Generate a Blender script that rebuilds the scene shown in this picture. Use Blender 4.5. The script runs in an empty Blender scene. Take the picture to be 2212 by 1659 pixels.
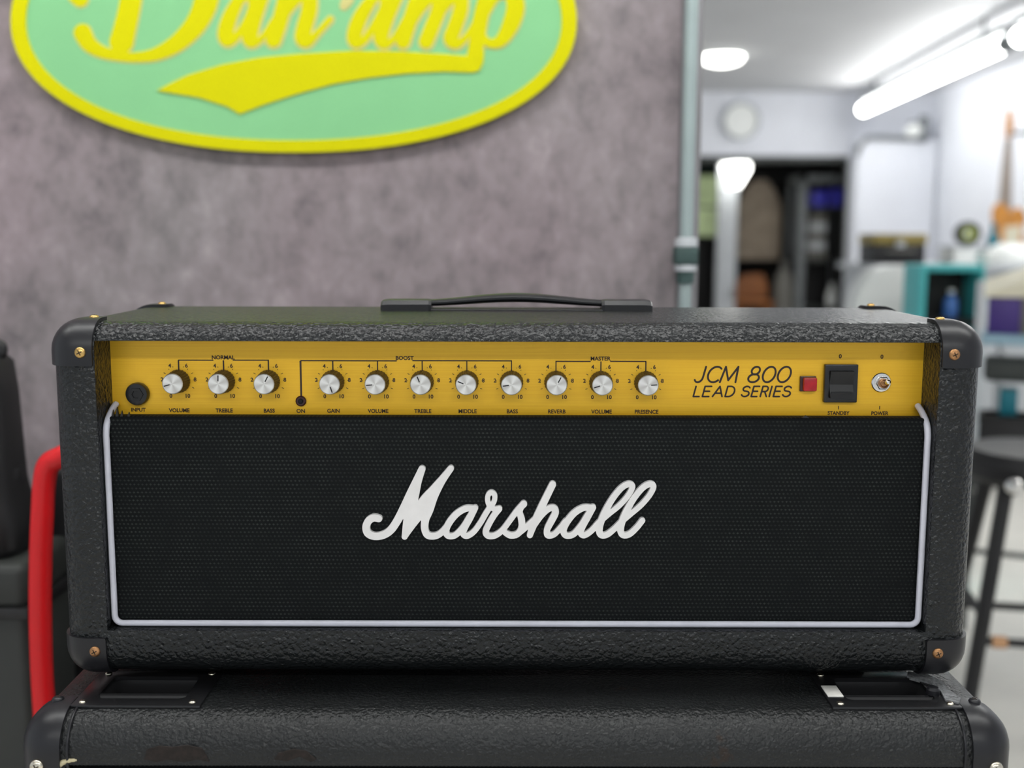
import bpy, bmesh, math, random
import numpy as np
from mathutils import Vector, Matrix
random.seed(7)
SC = bpy.context.scene
COL = SC.collection
R = math.radians

# ------------------------------------------------------------------ camera
IMW, IMH, FPX = 2212, 1659, 2390.0
Z0, AH = 0.842, 0.294                    # underside of the amplifier head, its height
PITCH, ROLL = R(7.67), R(0.131)
CAM = Vector((-0.0041, -0.8747, Z0 + AH + 0.0697))
fw = Vector((0, math.cos(PITCH), -math.sin(PITCH)))
up0 = Vector((0, math.sin(PITCH), math.cos(PITCH)))
rt0 = Vector((1, 0, 0))
rt = rt0*math.cos(ROLL) + up0*math.sin(ROLL)
up = up0*math.cos(ROLL) - rt0*math.sin(ROLL)
cd = bpy.data.cameras.new('camera')
cam = bpy.data.objects.new('camera', cd); COL.objects.link(cam)
M3 = Matrix((rt, up, -fw)).transposed()
cam.matrix_world = Matrix.Translation(CAM) @ M3.to_4x4()
cd.sensor_width = 36.0; cd.lens = 36.0*FPX/IMW
cd.clip_start = 0.02; cd.clip_end = 60
cd.dof.use_dof = True; cd.dof.focus_distance = 0.93
cd.dof.aperture_fstop = cd.lens/1000/0.0120
SC.camera = cam

# ------------------------------------------------------------------ world, exposure
SC.view_settings.view_transform = 'Standard'
SC.view_settings.look = 'None'
SC.view_settings.gamma = 1.0
SC.view_settings.use_curve_mapping = False
SC.view_settings.exposure = 0.30
wd = bpy.data.worlds.new('world'); SC.world = wd; wd.use_nodes = True
bg = wd.node_tree.nodes['Background']
bg.inputs[0].default_value = (0.88, 0.94, 1.0, 1); bg.inputs[1].default_value = 0.55
TUBE = 18.0                              # brightness of the ceiling tubes

def P(x, y, Y):                          # point of the photograph's ray at the depth Y
    d = fw + rt*((x-IMW/2)/FPX) - up*((y-IMH/2)/FPX)
    return CAM + d*((Y-CAM.y)/d.y)
def PZ(x, y, Z):
    d = fw + rt*((x-IMW/2)/FPX) - up*((y-IMH/2)/FPX)
    return CAM + d*((Z-CAM.z)/d.z)

# ------------------------------------------------------------------ materials
def srgb(r, g, b):
    f = lambda c: (c/255/12.92) if c/255 <= .04045 else ((c/255+.055)/1.055)**2.4
    return (f(r), f(g), f(b), 1)
class NT:
    def __init__(s, name):
        s.m = bpy.data.materials.new(name); s.m.use_nodes = True
        s.t = s.m.node_tree; s.b = s.t.nodes['Principled BSDF']
        s.tc = s.n('ShaderNodeTexCoord')
    def n(s, t, **k):
        q = s.t.nodes.new(t)
        for a, v in k.items(): setattr(q, a, v)
        return q
    def l(s, a, b): s.t.links.new(a, b)
    def mapping(s, scale=(1,1,1), rot=(0,0,0), src='Object'):
        q = s.n('ShaderNodeMapping'); q.inputs['Scale'].default_value = scale; q.inputs['Rotation'].default_value = rot
        s.l(s.tc.outputs[src], q.inputs['Vector']); return q.outputs[0]
    def noise(s, vec, scale, detail=3, rough=.5, dist=0):
        q = s.n('ShaderNodeTexNoise'); q.inputs['Scale'].default_value = scale; q.inputs['Detail'].default_value = detail
        q.inputs['Roughness'].default_value = rough; q.inputs['Distortion'].default_value = dist
        s.l(vec, q.inputs['Vector']); return q
    def ramp(s, fac, stops):
        q = s.n('ShaderNodeValToRGB'); e = q.color_ramp.elements
        while len(e) < len(stops): e.new(.5)
        for i, (p, c) in enumerate(stops): e[i].position = p; e[i].color = c
        s.l(fac, q.inputs[0]); return q.outputs[0]
    def math(s, op, a, b=None):
        q = s.n('ShaderNodeMath', operation=op)
        for i, v in enumerate((a, b)):
            if v is None: continue
            if isinstance(v, (int, float)): q.inputs[i].default_value = v
            else: s.l(v, q.inputs[i])
        return q.outputs[0]
    def mix(s, fac, a, b):
        q = s.n('ShaderNodeMix', data_type='RGBA')
        if isinstance(fac, (int, float)): q.inputs[0].default_value = fac
        else: s.l(fac, q.inputs[0])
        for i, v in ((6, a), (7, b)):
            if isinstance(v, tuple): q.inputs[i].default_value = v
            else: s.l(v, q.inputs[i])
        return q.outputs[2]
    def bump(s, h, strength, dist):
        q = s.n('ShaderNodeBump'); q.inputs['Strength'].default_value = strength; q.inputs['Distance'].default_value = dist
        s.l(h, q.inputs['Height']); s.l(q.outputs[0], s.b.inputs['Normal']); return q
    def set(s, **k):
        for a, v in k.items():
            i = s.b.inputs[a.replace('_', ' ')]
            if hasattr(v, 'links') or hasattr(v, 'is_output'): s.l(v, i)
            else: i.default_value = v
def plain(name, col, rough=.5, metal=0, var=.12, scale=40, bump=0, spec=.5, emit=0, coat=0):
    t = NT(name); v = t.mapping()
    nz = t.noise(v, scale, 4, .6)
    lo = tuple(c*(1-var) for c in col[:3])+(1,); hi = tuple(min(1, c*(1+var)) for c in col[:3])+(1,)
    c = t.ramp(nz.outputs[0], [(.3, lo), (.7, hi)])
    t.set(Base_Color=c, Roughness=rough, Metallic=metal, Specular_IOR_Level=spec, Coat_Weight=coat)
    if bump: t.bump(nz.outputs[0], .3, bump)
    if emit:
        t.set(Emission_Color=c, Emission_Strength=emit)
    return t.m

def tolex(name, base, grain, strength, rough, worn=None):
    t = NT(name); v = t.mapping()
    d = t.noise(v, grain*.9, 2, .5)
    vv = t.n('ShaderNodeVectorMath', operation='SCALE'); t.l(d.outputs[1], vv.inputs[0]); vv.inputs['Scale'].default_value = .0045
    ad = t.n('ShaderNodeVectorMath', operation='ADD'); t.l(v, ad.inputs[0]); t.l(vv.outputs[0], ad.inputs[1])
    vo = t.n('ShaderNodeTexVoronoi', feature='SMOOTH_F1'); vo.inputs['Scale'].default_value = grain
    vo.inputs['Smoothness'].default_value = .35
    t.l(ad.outputs[0], vo.inputs['Vector'])
    n2 = t.noise(v, grain*2.2, 2, .5)
    h = t.math('ADD', t.math('MULTIPLY', vo.outputs['Distance'], -1.0), t.math('MULTIPLY', n2.outputs[0], .35))
    big = t.noise(v, 6, 3, .6)
    c = t.ramp(big.outputs[0], [(.3, tuple(x*.8 for x in base[:3])+(1,)), (.7, tuple(x*1.25 for x in base[:3])+(1,))])
    if worn:
        w = t.noise(v, worn[1], 5, .65)
        c = t.mix(t.ramp(w.outputs[0], [(worn[2], (0,0,0,1)), (worn[2]+.03, (1,1,1,1))]), c, worn[0])
    t.set(Base_Color=c, Roughness=rough, Specular_IOR_Level=.38)
    t.bump(h, strength, .0015)
    return t.m

MT = {}
MT['tolex'] = tolex('black_tolex', (.0085, .0098, .0105, 1), 275, .85, .24)
MT['tolex_cab'] = tolex('black_tolex_cabinet', (.010, .011, .0115, 1), 330, .6, .36, ((.020, .012, .008, 1), 13, .66))
MT['cap'] = plain('black_plastic_cap', (.012, .012, .0145, 1), .36, var=.15, scale=25, bump=.0004, spec=.4)
MT['brass'] = plain('aged_brass', (.62, .40, .14, 1), .32, 1, .25, 300)
MT['copper'] = plain('rusty_screw', (.42, .22, .10, 1), .42, .9, .3, 300)
MT['nickel'] = plain('nickel_screw', (.70, .64, .52, 1), .25, 1, .2, 300)
MT['slot'] = plain('screw_slot_dark', (.03, .02, .012, 1), .7, .3)
MT['rubber'] = plain('black_rubber', (.012, .012, .012, 1), .75)
MT['handle'] = plain('black_vinyl_handle', (.009, .0095, .011, 1), .30, var=.15, scale=120, bump=.0002)
MT['handle_end'] = plain('black_moulded_end', (.010, .010, .012, 1), .35, var=.1, scale=60)
MT['white_logo'] = plain('white_logo_plastic', (.82, .80, .79, 1), .4, var=.04, scale=60)
MT['piping'] = plain('white_piping', (.66, .66, .74, 1), .38, var=.06, scale=40)
MT['cream_piping'] = plain('cream_piping', (.55, .48, .30, 1), .45, var=.12, scale=60)
MT['print'] = plain('dark_brown_print', (.028, .010, .006, 1), .55, var=.1)
MT['logo_print'] = plain('black_brown_print', (.018, .006, .006, 1), .5, var=.1)
MT['black_gloss'] = plain('black_gloss_plastic', (.010, .010, .011, 1), .25, var=.1)
MT['black_matte'] = plain('black_matte_plastic', (.008, .008, .009, 1), .5, var=.1)
MT['hole'] = plain('dark_hole', (.004, .004, .006, 1), .8)
MT['chrome'] = plain('chrome', (.78, .77, .75, 1), .18, 1, .05)
MT['knob_body'] = plain('dark_brown_knob', (.030, .018, .011, 1), .4, var=.2, scale=200)
MT['led'] = plain('dark_red_led', (.045, .010, .008, 1), .2, var=.1)
MT['jewel'] = plain('red_lamp_lens', (.42, .003, .010, 1), .32, var=.25, scale=150, coat=0)
MT['sticker'] = plain('white_sticker', (.72, .70, .66, 1), .6, var=.06, scale=300)
MT['torn'] = plain('torn_brown_backing', (.016, .011, .009, 1), .9, var=.5, scale=220, bump=.001)
MT['fuzz'] = plain('frayed_grey_cloth', (.16, .165, .17, 1), .9, var=.6, scale=350, bump=.002)

def gold():
    t = NT('brushed_gold'); v = t.mapping((3, 60, 420))
    n = t.noise(v, 3.2, 4, .65)
    v2 = t.mapping((1, 1, 6)); n2 = t.noise(v2, 7, 2)
    c = t.ramp(n.outputs[0], [(.25, (.86, .46, .016, 1)), (.75, (.98, .60, .03, 1))])
    c = t.mix(t.math('MULTIPLY', n2.outputs[0], .35), c, (.90, .48, .02, 1))
    t.set(Base_Color=c, Metallic=.22, Roughness=t.math('ADD', t.math('MULTIPLY', n.outputs[0], .22), .24))
    t.bump(n.outputs[0], .12, .0003)
    return t.m
MT['gold'] = gold()
def spun():
    t = NT('spun_aluminium'); v = t.mapping()
    g = t.n('ShaderNodeTexGradient', gradient_type='RADIAL')
    mp = t.n('ShaderNodeMapping'); mp.inputs['Rotation'].default_value = (R(90), 0, 0); t.l(v, mp.inputs[0]); t.l(mp.outputs[0], g.inputs[0])
    w = t.math('SINE', t.math('MULTIPLY', g.outputs['Fac'], 6.2832*4))
    c = t.ramp(t.math('ADD', t.math('MULTIPLY', w, .5), .5), [(0, (.60, .58, .55, 1)), (1, (.86, .85, .82, 1))])
    t.set(Base_Color=c, Metallic=.65, Roughness=.36)
    return t.m
MT['spun'] = spun()
def grille(name='woven_grille_cloth', base=(.0045, .0055, .006), dot=(.048, .055, .050), sx=300, sz=300):
    t = NT(name); v = t.mapping()
    sp = t.n('ShaderNodeSeparateXYZ'); t.l(v, sp.inputs[0])
    u = t.math('MULTIPLY', sp.outputs['X'], sx); w = t.math('MULTIPLY', sp.outputs['Z'], sz)
    row = t.math('FLOOR', w)
    fx = t.math('FRACT', t.math('ADD', u, t.math('MULTIPLY', row, .40)))
    fz = t.math('FRACT', w)
    dx = t.math('ABSOLUTE', t.math('SUBTRACT', fx, .5)); dz = t.math('ABSOLUTE', t.math('SUBTRACT', fz, .5))
    r = t.math('ADD', t.math('MULTIPLY', dx, 1.3), t.math('MULTIPLY', dz, 1.7))
    k = t.ramp(r, [(.15, (1,1,1,1)), (.62, (0,0,0,1))])
    nz = t.noise(v, 55, 5, .7)
    nz2 = t.noise(v, 700, 2, .6)
    f = t.math('MULTIPLY', k, t.ramp(nz.outputs[0], [(.30, (.12,.12,.12,1)), (.75, (1,1,1,1))]))
    f = t.math('MULTIPLY', f, t.math('ADD', nz2.outputs[0], .4))
    c = t.mix(f, base+(1,), dot+(1,))
    sc = t.noise(v, 90, 6, .8)
    v3 = t.mapping((1, 1, 3)); pt = t.noise(v3, 7.5, 3, .55)
    spk = t.math('MULTIPLY', t.ramp(sc.outputs[0], [(.70, (0,0,0,1)), (.74, (1,1,1,1))]), t.ramp(pt.outputs[0], [(.60, (0,0,0,1)), (.66, (1,1,1,1))]))
    c = t.mix(t.math('MULTIPLY', spk, .5), c, (.30, .31, .31, 1))
    t.set(Base_Color=c, Roughness=.75, Specular_IOR_Level=.15)
    t.bump(k, .5, .0006)
    return t.m
MT['grille'] = grille()
def concrete():
    t = NT('grey_concrete_wallpaper'); v = t.mapping((1.1, 1, .9))
    a = t.noise(v, 24, 5, .62, .3); b = t.noise(v, 5, 3, .6); c_ = t.noise(t.mapping((1.6, 1, .9)), 30, 3, .6)
    d = t.noise(v, 2.2, 2, .5)
    h = t.math('ADD', t.math('ADD', t.math('MULTIPLY', a.outputs[0], .5), t.math('MULTIPLY', b.outputs[0], .28)), t.math('MULTIPLY', c_.outputs[0], .22))
    g = t.ramp(h, [(.33, srgb(100, 95, 97)), (.47, srgb(132, 124, 126)), (.56, srgb(144, 135, 138)), (.70, srgb(172, 163, 165))])
    hue = t.ramp(d.outputs[0], [(.35, (.97, 1.0, .99, 1)), (.65, (1.03, .97, 1.0, 1))])
    m = t.n('ShaderNodeMix', data_type='RGBA', blend_type='MULTIPLY'); m.inputs[0].default_value = 1
    t.l(g, m.inputs[6]); t.l(hue, m.inputs[7])
    t.set(Base_Color=m.outputs[2], Roughness=.75, Specular_IOR_Level=.25)
    t.bump(a.outputs[0], .15, .002)
    return t.m
MT['concrete'] = concrete()
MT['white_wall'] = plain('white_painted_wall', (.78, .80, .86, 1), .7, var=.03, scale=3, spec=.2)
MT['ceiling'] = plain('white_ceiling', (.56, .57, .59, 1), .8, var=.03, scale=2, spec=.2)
MT['floor'] = plain('pale_beige_floor', (.80, .77, .70, 1), .45, var=.07, scale=4)
MT['mint'] = plain('mint_sign_face', srgb(130, 192, 137), .6, var=.03, scale=5, spec=.15)
MT['yellow'] = plain('yellow_sign_paint', srgb(204, 199, 0), .6, var=.03, scale=6, spec=.1)
MT['pale_edge'] = plain('pale_cream_outline', srgb(196, 188, 116), .5, var=.03)
MT['trim'] = plain('grey_metal_trim', srgb(128, 126, 129), .5, .2, .06, 8)
MT['pipe'] = plain('pale_green_grey_pipe', srgb(150, 164, 164), .4, .1, .06, 12)
MT['dark_teal'] = plain('dark_teal', srgb(52, 74, 72), .6)
MT['lightgrey'] = plain('light_grey_paint', srgb(186, 190, 194), .5, var=.05, scale=8)
MT['midgrey'] = plain('mid_grey_metal', srgb(120, 124, 126), .5, .1, .08, 8)
MT['darkgrey'] = plain('dark_grey_paint', srgb(62, 66, 64), .6, var=.12, scale=8)
MT['case_grey'] = plain('charcoal_case', srgb(42, 45, 43), .6, var=.15, scale=8)
MT['black'] = plain('black_surface', (.008, .008, .009, 1), .5, var=.2, scale=12)
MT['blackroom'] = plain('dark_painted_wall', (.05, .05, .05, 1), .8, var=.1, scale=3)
MT['red'] = plain('red_enamel_tube', srgb(205, 2, 14), .5, var=.06, scale=10)
MT['white'] = plain('white_plastic', (.86, .88, .86, 1), .4, var=.03, scale=6)
MT['teal'] = plain('teal_paint', srgb(78, 190, 192), .45, var=.06, scale=6)
MT['teal_deep'] = plain('deep_teal_plastic', srgb(6, 112, 128), .45, var=.08, scale=10)
MT['blue'] = plain('royal_blue_plastic', srgb(62, 60, 190), .4, var=.1, scale=14)
MT['bottle_blue'] = plain('blue_bottle', srgb(80, 128, 205), .25, var=.2, scale=25)
MT['purple'] = plain('dark_purple_panel', srgb(66, 44, 122), .5, var=.1, scale=12)
MT['cream'] = plain('cream_top', srgb(226, 220, 196), .5, var=.04, scale=8)
MT['taupe'] = plain('taupe_grey_panel', srgb(112, 110, 104), .55, var=.08, scale=8)
MT['ice_blue'] = plain('pale_blue_board', srgb(150, 182, 198), .45, var=.06, scale=8)
MT['olive'] = plain('olive_lid', srgb(138, 122, 60), .5, var=.3, scale=9)
MT['lime'] = plain('lime_plastic', srgb(168, 180, 60), .5, var=.1)
MT['orange_wood'] = plain('amber_varnished_wood', srgb(206, 140, 60), .35, var=.2, scale=14)
MT['brown_wood'] = plain('brown_wood', srgb(148, 88, 36), .45, var=.25, scale=12)
MT['neck_wood'] = plain('grey_brown_wood', srgb(150, 138, 128), .5, var=.12, scale=20)
MT['taupe_cloth'] = plain('taupe_cloth', srgb(160, 146, 130), .9, var=.2, scale=9)
MT['skin_tan'] = plain('tan_wood', srgb(196, 150, 110), .6, var=.1)
MT['green_glass'] = plain('leafy_window_view', srgb(168, 184, 140), .6, var=.35, scale=5, emit=.45)
MT['tube'] = plain('lit_tube', (1, 1, .97, 1), .5, var=0, emit=TUBE)
MT['tube_far'] = plain('lit_tube_far', (1, 1, .97, 1), .5, var=0, emit=TUBE*.85)
MT['dome'] = plain('lit_dome', (1, 1, .95, 1), .5, var=0, emit=6.0)

# ------------------------------------------------------------------ helpers
WP = {}                                   # world origin of every object
def setp(o, label=None, cat=None, group=None, kind=None):
    if label: o['label'] = label
    if cat: o['category'] = cat
    if group: o['group'] = group
    if kind: o['kind'] = kind
    return o
def thing(name, loc, label, cat, group=None, kind=None):
    o = bpy.data.objects.new(name, None); COL.objects.link(o); o.location = loc
    o.empty_display_size = .05
    WP[o.name] = Vector(loc)
    return setp(o, label, cat, group, kind)
def obj(name, bm, mats, parent=None, smooth=30, label=None, cat=None, group=None, kind=None, base=False):
    if not isinstance(mats, (list, tuple)): mats = [mats]
    bmesh.ops.recalc_face_normals(bm, faces=bm.faces[:])
    vs = [v.co for v in bm.verts]
    lo = Vector([min(v[i] for v in vs) for i in range(3)]); hi = Vector([max(v[i] for v in vs) for i in range(3)])
    c = (lo+hi)/2
    if base: c.z = lo.z
    bmesh.ops.translate(bm, verts=bm.verts[:], vec=-c)
    me = bpy.data.meshes.new(name); 
    if smooth:
        for f in bm.faces: f.smooth = True
    bm.to_mesh(me); bm.free()
    if smooth: me.set_sharp_from_angle(angle=R(smooth))
    for m in mats: me.materials.append(MT[m])
    o = bpy.data.objects.new(name, me); COL.objects.link(o)
    if parent is not None:
        o.parent = parent; o.location = c - WP[parent.name]
    else: o.location = c
    WP[o.name] = c
    return setp(o, label, cat, group, kind)
def nb(): return bmesh.new()
def box(bm, lo, hi, r=0, seg=3, mi=0, rot=0, piv=None):
    g = bmesh.ops.create_cube(bm, size=1)
    vs = g['verts']
    for v in vs:
        v.co = Vector([lo[i] + (v.co[i]+.5)*(hi[i]-lo[i]) for i in range(3)])
    if rot:
        bmesh.ops.rotate(bm, verts=vs, cent=piv or Vector([(lo[i]+hi[i])/2 for i in range(3)]), matrix=Matrix.Rotation(rot, 3, 'Z'))
    fs = list({f for v in vs for f in v.link_faces})
    if r:
        es = list({e for v in vs for e in v.link_edges})
        q = bmesh.ops.bevel(bm, geom=es+vs, offset=r, segments=seg, profile=.5, affect='EDGES', clamp_overlap=True)
        fs = list(set(q['faces']) | {f for f in fs if f.is_valid})
    for f in fs:
        if f.is_valid: f.material_index = mi
    return bm
def catmull(pts, n=8, closed=False):
    out = []; N = len(pts)
    D = len(pts[0])
    rng = range(N) if closed else range(N-1)
    for i in rng:
        g = lambda k: pts[k % N] if closed else pts[max(0, min(N-1, k))]
        p0, p1, p2, p3 = g(i-1), g(i), g(i+1), g(i+2)
        for j in range(n):
            t = j/n
            out.append(tuple(.5*((2*p1[d]) + (-p0[d]+p2[d])*t + (2*p0[d]-5*p1[d]+4*p2[d]-p3[d])*t*t + (-p0[d]+3*p1[d]-3*p2[d]+p3[d])*t**3) for d in range(D)))
    if not closed: out.append(tuple(pts[-1]))
    return out
def tube(bm, pts, r, seg=12, caps=True, mi=0, sy=1.0, upv=None, closed=False):
    pts = [Vector(p[:3]) for p in pts]; n = len(pts)
    rr = r if isinstance(r, (list, tuple)) else [r]*n
    rings = []; prev = None
    for i, p in enumerate(pts):
        if closed: t = (pts[(i+1) % n]-pts[i-1]).normalized()
        else: t = (pts[min(i+1, n-1)]-pts[max(i-1, 0)]).normalized()
        if upv is not None: a = upv - t*upv.dot(t)
        elif prev is None:
            a = Vector((0,0,1)) if abs(t.z) < .9 else Vector((0,1,0)); a = a - t*a.dot(t)
        else: a = prev - t*prev.dot(t)
        a.normalize(); prev = a; b = t.cross(a)
        rings.append([bm.verts.new(p + a*math.cos(2*math.pi*k/seg)*rr[i] + b*math.sin(2*math.pi*k/seg)*rr[i]*sy) for k in range(seg)])
    m = n if closed else n-1
    for i in range(m):
        A, B = rings[i], rings[(i+1) % n]
        for k in range(seg):
            bm.faces.new((A[k], A[(k+1) % seg], B[(k+1) % seg], B[k])).material_index = mi
    if caps and not closed:
        bm.faces.new(rings[0][::-1]).material_index = mi; bm.faces.new(rings[-1]).material_index = mi
    return bm
def lathe(bm, prof, cen, axis='Z', seg=24, mi=0, capstart=True, capend=True):
    """prof: list of (radius, height) along the axis; '-Y' points at the camera side"""
    cen = Vector(cen); rings = []
    ax = {'Z': (Vector((1,0,0)), Vector((0,1,0)), Vector((0,0,1))), '-Y': (Vector((1,0,0)), Vector((0,0,1)), Vector((0,-1,0))),
          'X': (Vector((0,1,0)), Vector((0,0,1)), Vector((1,0,0)))}[axis]
    for (r, h) in prof:
        rings.append([bm.verts.new(cen + ax[0]*math.cos(2*math.pi*k/seg)*r + ax[1]*math.sin(2*math.pi*k/seg)*r + ax[2]*h) for k in range(seg)])
    for i in range(len(prof)-1):
        A, B = rings[i], rings[i+1]
        for k in range(seg):
            bm.faces.new((A[k], A[(k+1) % seg], B[(k+1) % seg], B[k])).material_index = mi
    if capstart: bm.faces.new(rings[0][::-1]).material_index = mi
    if capend: bm.faces.new(rings[-1]).material_index = mi
    return bm
def prism(bm, outline, f0, f1, mi=0):
    """outline: list of 2-D points; f0/f1 map (u,v) to the two faces"""
    a = [bm.verts.new(f0(*p)) for p in outline]; b = [bm.verts.new(f1(*p)) for p in outline]
    fs = [bm.faces.new(a), bm.faces.new(b[::-1])]
    n = len(a)
    for i in range(n): fs.append(bm.faces.new((a[i], b[i], b[(i+1) % n], a[(i+1) % n])))
    for f in fs: f.material_index = mi
    return bm
def strokes(bm, polys, mp, front, back, step, grow=0.0):
    """union of rounded strokes as ONE clean solid: polys = lists of (u, v, width); mp(u, v, Y) -> point.
    A distance field on a grid is cut at zero (marching squares), then given thickness."""
    us = [p[0] for q in polys for p in q]; vs = [p[1] for q in polys for p in q]
    wm = max(p[2] for q in polys for p in q)/2 + grow + 2*step
    u0, v0 = min(us)-wm, min(vs)-wm
    nx = int((max(us)+wm-u0)/step)+2; ny = int((max(vs)+wm-v0)/step)+2
    F = np.full((nx, ny), 9.0*step)
    for q in polys:
        for a, b in zip(q[:-1], q[1:]):
            ra, rb = a[2]/2+grow, b[2]/2+grow; m = max(ra, rb)+2*step
            i0 = max(0, int((min(a[0], b[0])-m-u0)/step)); i1 = min(nx, int((max(a[0], b[0])+m-u0)/step)+2)
            j0 = max(0, int((min(a[1], b[1])-m-v0)/step)); j1 = min(ny, int((max(a[1], b[1])+m-v0)/step)+2)
            U = (u0+step*np.arange(i0, i1))[:, None]; V = (v0+step*np.arange(j0, j1))[None, :]
            dx, dy = b[0]-a[0], b[1]-a[1]; L2 = dx*dx+dy*dy or 1e-9
            t = np.clip(((U-a[0])*dx+(V-a[1])*dy)/L2, 0, 1)
            d = np.hypot(U-a[0]-t*dx, V-a[1]-t*dy) - (ra+(rb-ra)*t)
            F[i0:i1, j0:j1] = np.minimum(F[i0:i1, j0:j1], d)
    F[np.abs(F) < 1e-6*step] = 1e-6*step
    G, E, fr, bk = {}, {}, {}, {}
    def vert(key, u, v):
        if key not in fr: fr[key] = bm.verts.new(mp(u, v, front)); G[key] = (u, v)
        return key
    def vback(key):
        if key not in bk: bk[key] = bm.verts.new(mp(*G[key], back))
        return bk[key]
    ins = F < 0
    act = ins[:-1, :-1] | ins[1:, :-1] | ins[:-1, 1:] | ins[1:, 1:]
    for i, j in zip(*np.nonzero(act)):
        i, j = int(i), int(j)
        cs = [(i, j), (i+1, j), (i+1, j+1), (i, j+1)]; f = [F[c] for c in cs]
        loop = []
        for k in range(4):
            a, b = cs[k], cs[(k+1) % 4]; fa, fb = f[k], f[(k+1) % 4]
            if fa < 0: loop.append(vert(a, u0+a[0]*step, v0+a[1]*step))
            if (fa < 0) != (fb < 0):
                t = fa/(fa-fb); key = (min(a, b), max(a, b))
                loop.append(vert(key, u0+(a[0]+(b[0]-a[0])*t)*step, v0+(a[1]+(b[1]-a[1])*t)*step))
        if len(loop) < 3: continue
        bm.faces.new([fr[k] for k in loop])
        for a, b in zip(loop, loop[1:]+loop[:1]):
            if isinstance(a[0], tuple) and isinstance(b[0], tuple):
                bm.faces.new((fr[b], fr[a], vback(a), vback(b)))
    return bm
def boolean(bmA, cutters, op='DIFFERENCE'):
    """returns a new bmesh of A op each cutter"""
    def mk(bm, n):
        bmesh.ops.recalc_face_normals(bm, faces=bm.faces[:])
        me = bpy.data.meshes.new(n); bm.to_mesh(me); bm.free()
        o = bpy.data.objects.new(n, me); COL.objects.link(o); return o
    A = mk(bmA, 'temp_a'); cs = []
    for q in cutters:
        B = mk(q, 'temp_b'); cs.append(B)
        md = A.modifiers.new('b', 'BOOLEAN'); md.operation = op; md.object = B; md.solver = 'EXACT'
    dg = bpy.context.evaluated_depsgraph_get(); dg.update()
    me = bpy.data.meshes.new_from_object(A.evaluated_get(dg))
    bm = bmesh.new(); bm.from_mesh(me); bpy.data.meshes.remove(me)
    for o in [A]+cs:
        m_ = o.data; bpy.data.objects.remove(o); bpy.data.meshes.remove(m_)
    return bm
def rbox(lo, hi, r, seg=6): return box(nb(), lo, hi, r, seg)
def text_bm(s, size, x, y, z, shear=0, sx=1.0, align='CENTER', ext=.00012):
    cu = bpy.data.curves.new('t', 'FONT'); cu.body = s; cu.size = size; cu.align_x = align; cu.align_y = 'CENTER'
    cu.shear = shear; cu.offset = size*.022; cu.extrude = ext; cu.resolution_u = 3
    o = bpy.data.objects.new('t', cu); COL.objects.link(o)
    dg = bpy.context.evaluated_depsgraph_get(); dg.update()
    me = bpy.data.meshes.new_from_object(o.evaluated_get(dg))
    bm = bmesh.new(); bm.from_mesh(me)
    bpy.data.meshes.remove(me); bpy.data.objects.remove(o); bpy.data.curves.remove(cu)
    for v in bm.verts: v.co = Vector((x + v.co.x*sx, y - v.co.z, z + v.co.y))
    return bm
def merge(a, b):
    me = bpy.data.meshes.new('m'); b.to_mesh(me); b.free(); a.from_mesh(me); bpy.data.meshes.remove(me); return a
def screw_bm(pos, nrm, r, bulge=.5):
    """domed cross-head screw; nrm '-Y' or 'Z'"""
    bm = nb()
    lathe(bm, [(r, -r*.3), (r, .05*r), (r*.92, r*bulge*.45), (r*.7, r*bulge*.8), (r*.35, r*bulge*.98), (r*.02, r*bulge)], pos, nrm, 16)
    p = Vector(pos); a = R(25)
    for k in range(2):
        g = nb(); box(g, (-r*.5, -r*.09, r*bulge*.82), (r*.5, r*.09, r*bulge*1.03), mi=1)
        bmesh.ops.rotate(g, verts=g.verts[:], cent=(0,0,0), matrix=Matrix.Rotation(a+k*math.pi/2, 3, 'Z'))
        for v in g.verts:
            v.co = p + (Vector((v.co.x, -v.co.z, v.co.y)) if nrm == '-Y' else v.co)
        merge(bm, g)
    return bm

# ------------------------------------------------------------------ the room
CEIL = CAM.z + 1.25
YW = 0.80                                   # wall with the sign
YF = 9.10                                   # far wall
bm = nb(); box(bm, (-3.2, -3.2, -.05), (4.6, 13.2, 0)); obj('floor', bm, 'floor', smooth=0, kind='structure')
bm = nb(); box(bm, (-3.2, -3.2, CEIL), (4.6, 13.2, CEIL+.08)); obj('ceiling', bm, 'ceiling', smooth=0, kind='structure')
xe = P(1462, 500, YW).x
bm = nb(); box(bm, (-3.2, YW, 0), (xe, YW+.12, CEIL)); obj('wall_sign', bm, 'concrete', smooth=0, kind='structure')
xe2 = P(1511, 500, YW).x
bm = nb(); box(bm, (xe, YW+.004, 0), (xe2, YW+.12, CEIL), .003); obj('trim_1', bm, 'trim', kind='structure')
XR = P(2003, 400, YF).x
bm = nb(); box(bm, (XR, -3.2, 0), (XR+.1, YF+.1, CEIL)); obj('wall_right', bm, 'white_wall', smooth=0, kind='structure')
dl = P(1480, 345, YF).x; dr = P(1846, 345, YF).x; dt = P(1680, 337, YF).z
bm = nb()
box(bm, (-.6, YF, 0), (dl, YF+.1, CEIL)); box(bm, (dl, YF, dt), (dr, YF+.1, CEIL)); box(bm, (dr, YF, 0), (XR, YF+.1, CEIL))
obj('wall_far', bm, 'white_wall', smooth=0, kind='structure')
# door frame of the far opening
bm = nb(); fr = .05
box(bm, (dl, YF-.012, 0), (dl+fr, YF+.11, dt), .004); box(bm, (dr-fr, YF-.012, 0), (dr, YF+.11, dt), .004); box(bm, (dl, YF-.012, dt-fr), (dr, YF+.11, dt), .004)
obj('trim_2', bm, 'darkgrey', kind='structure')
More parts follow.
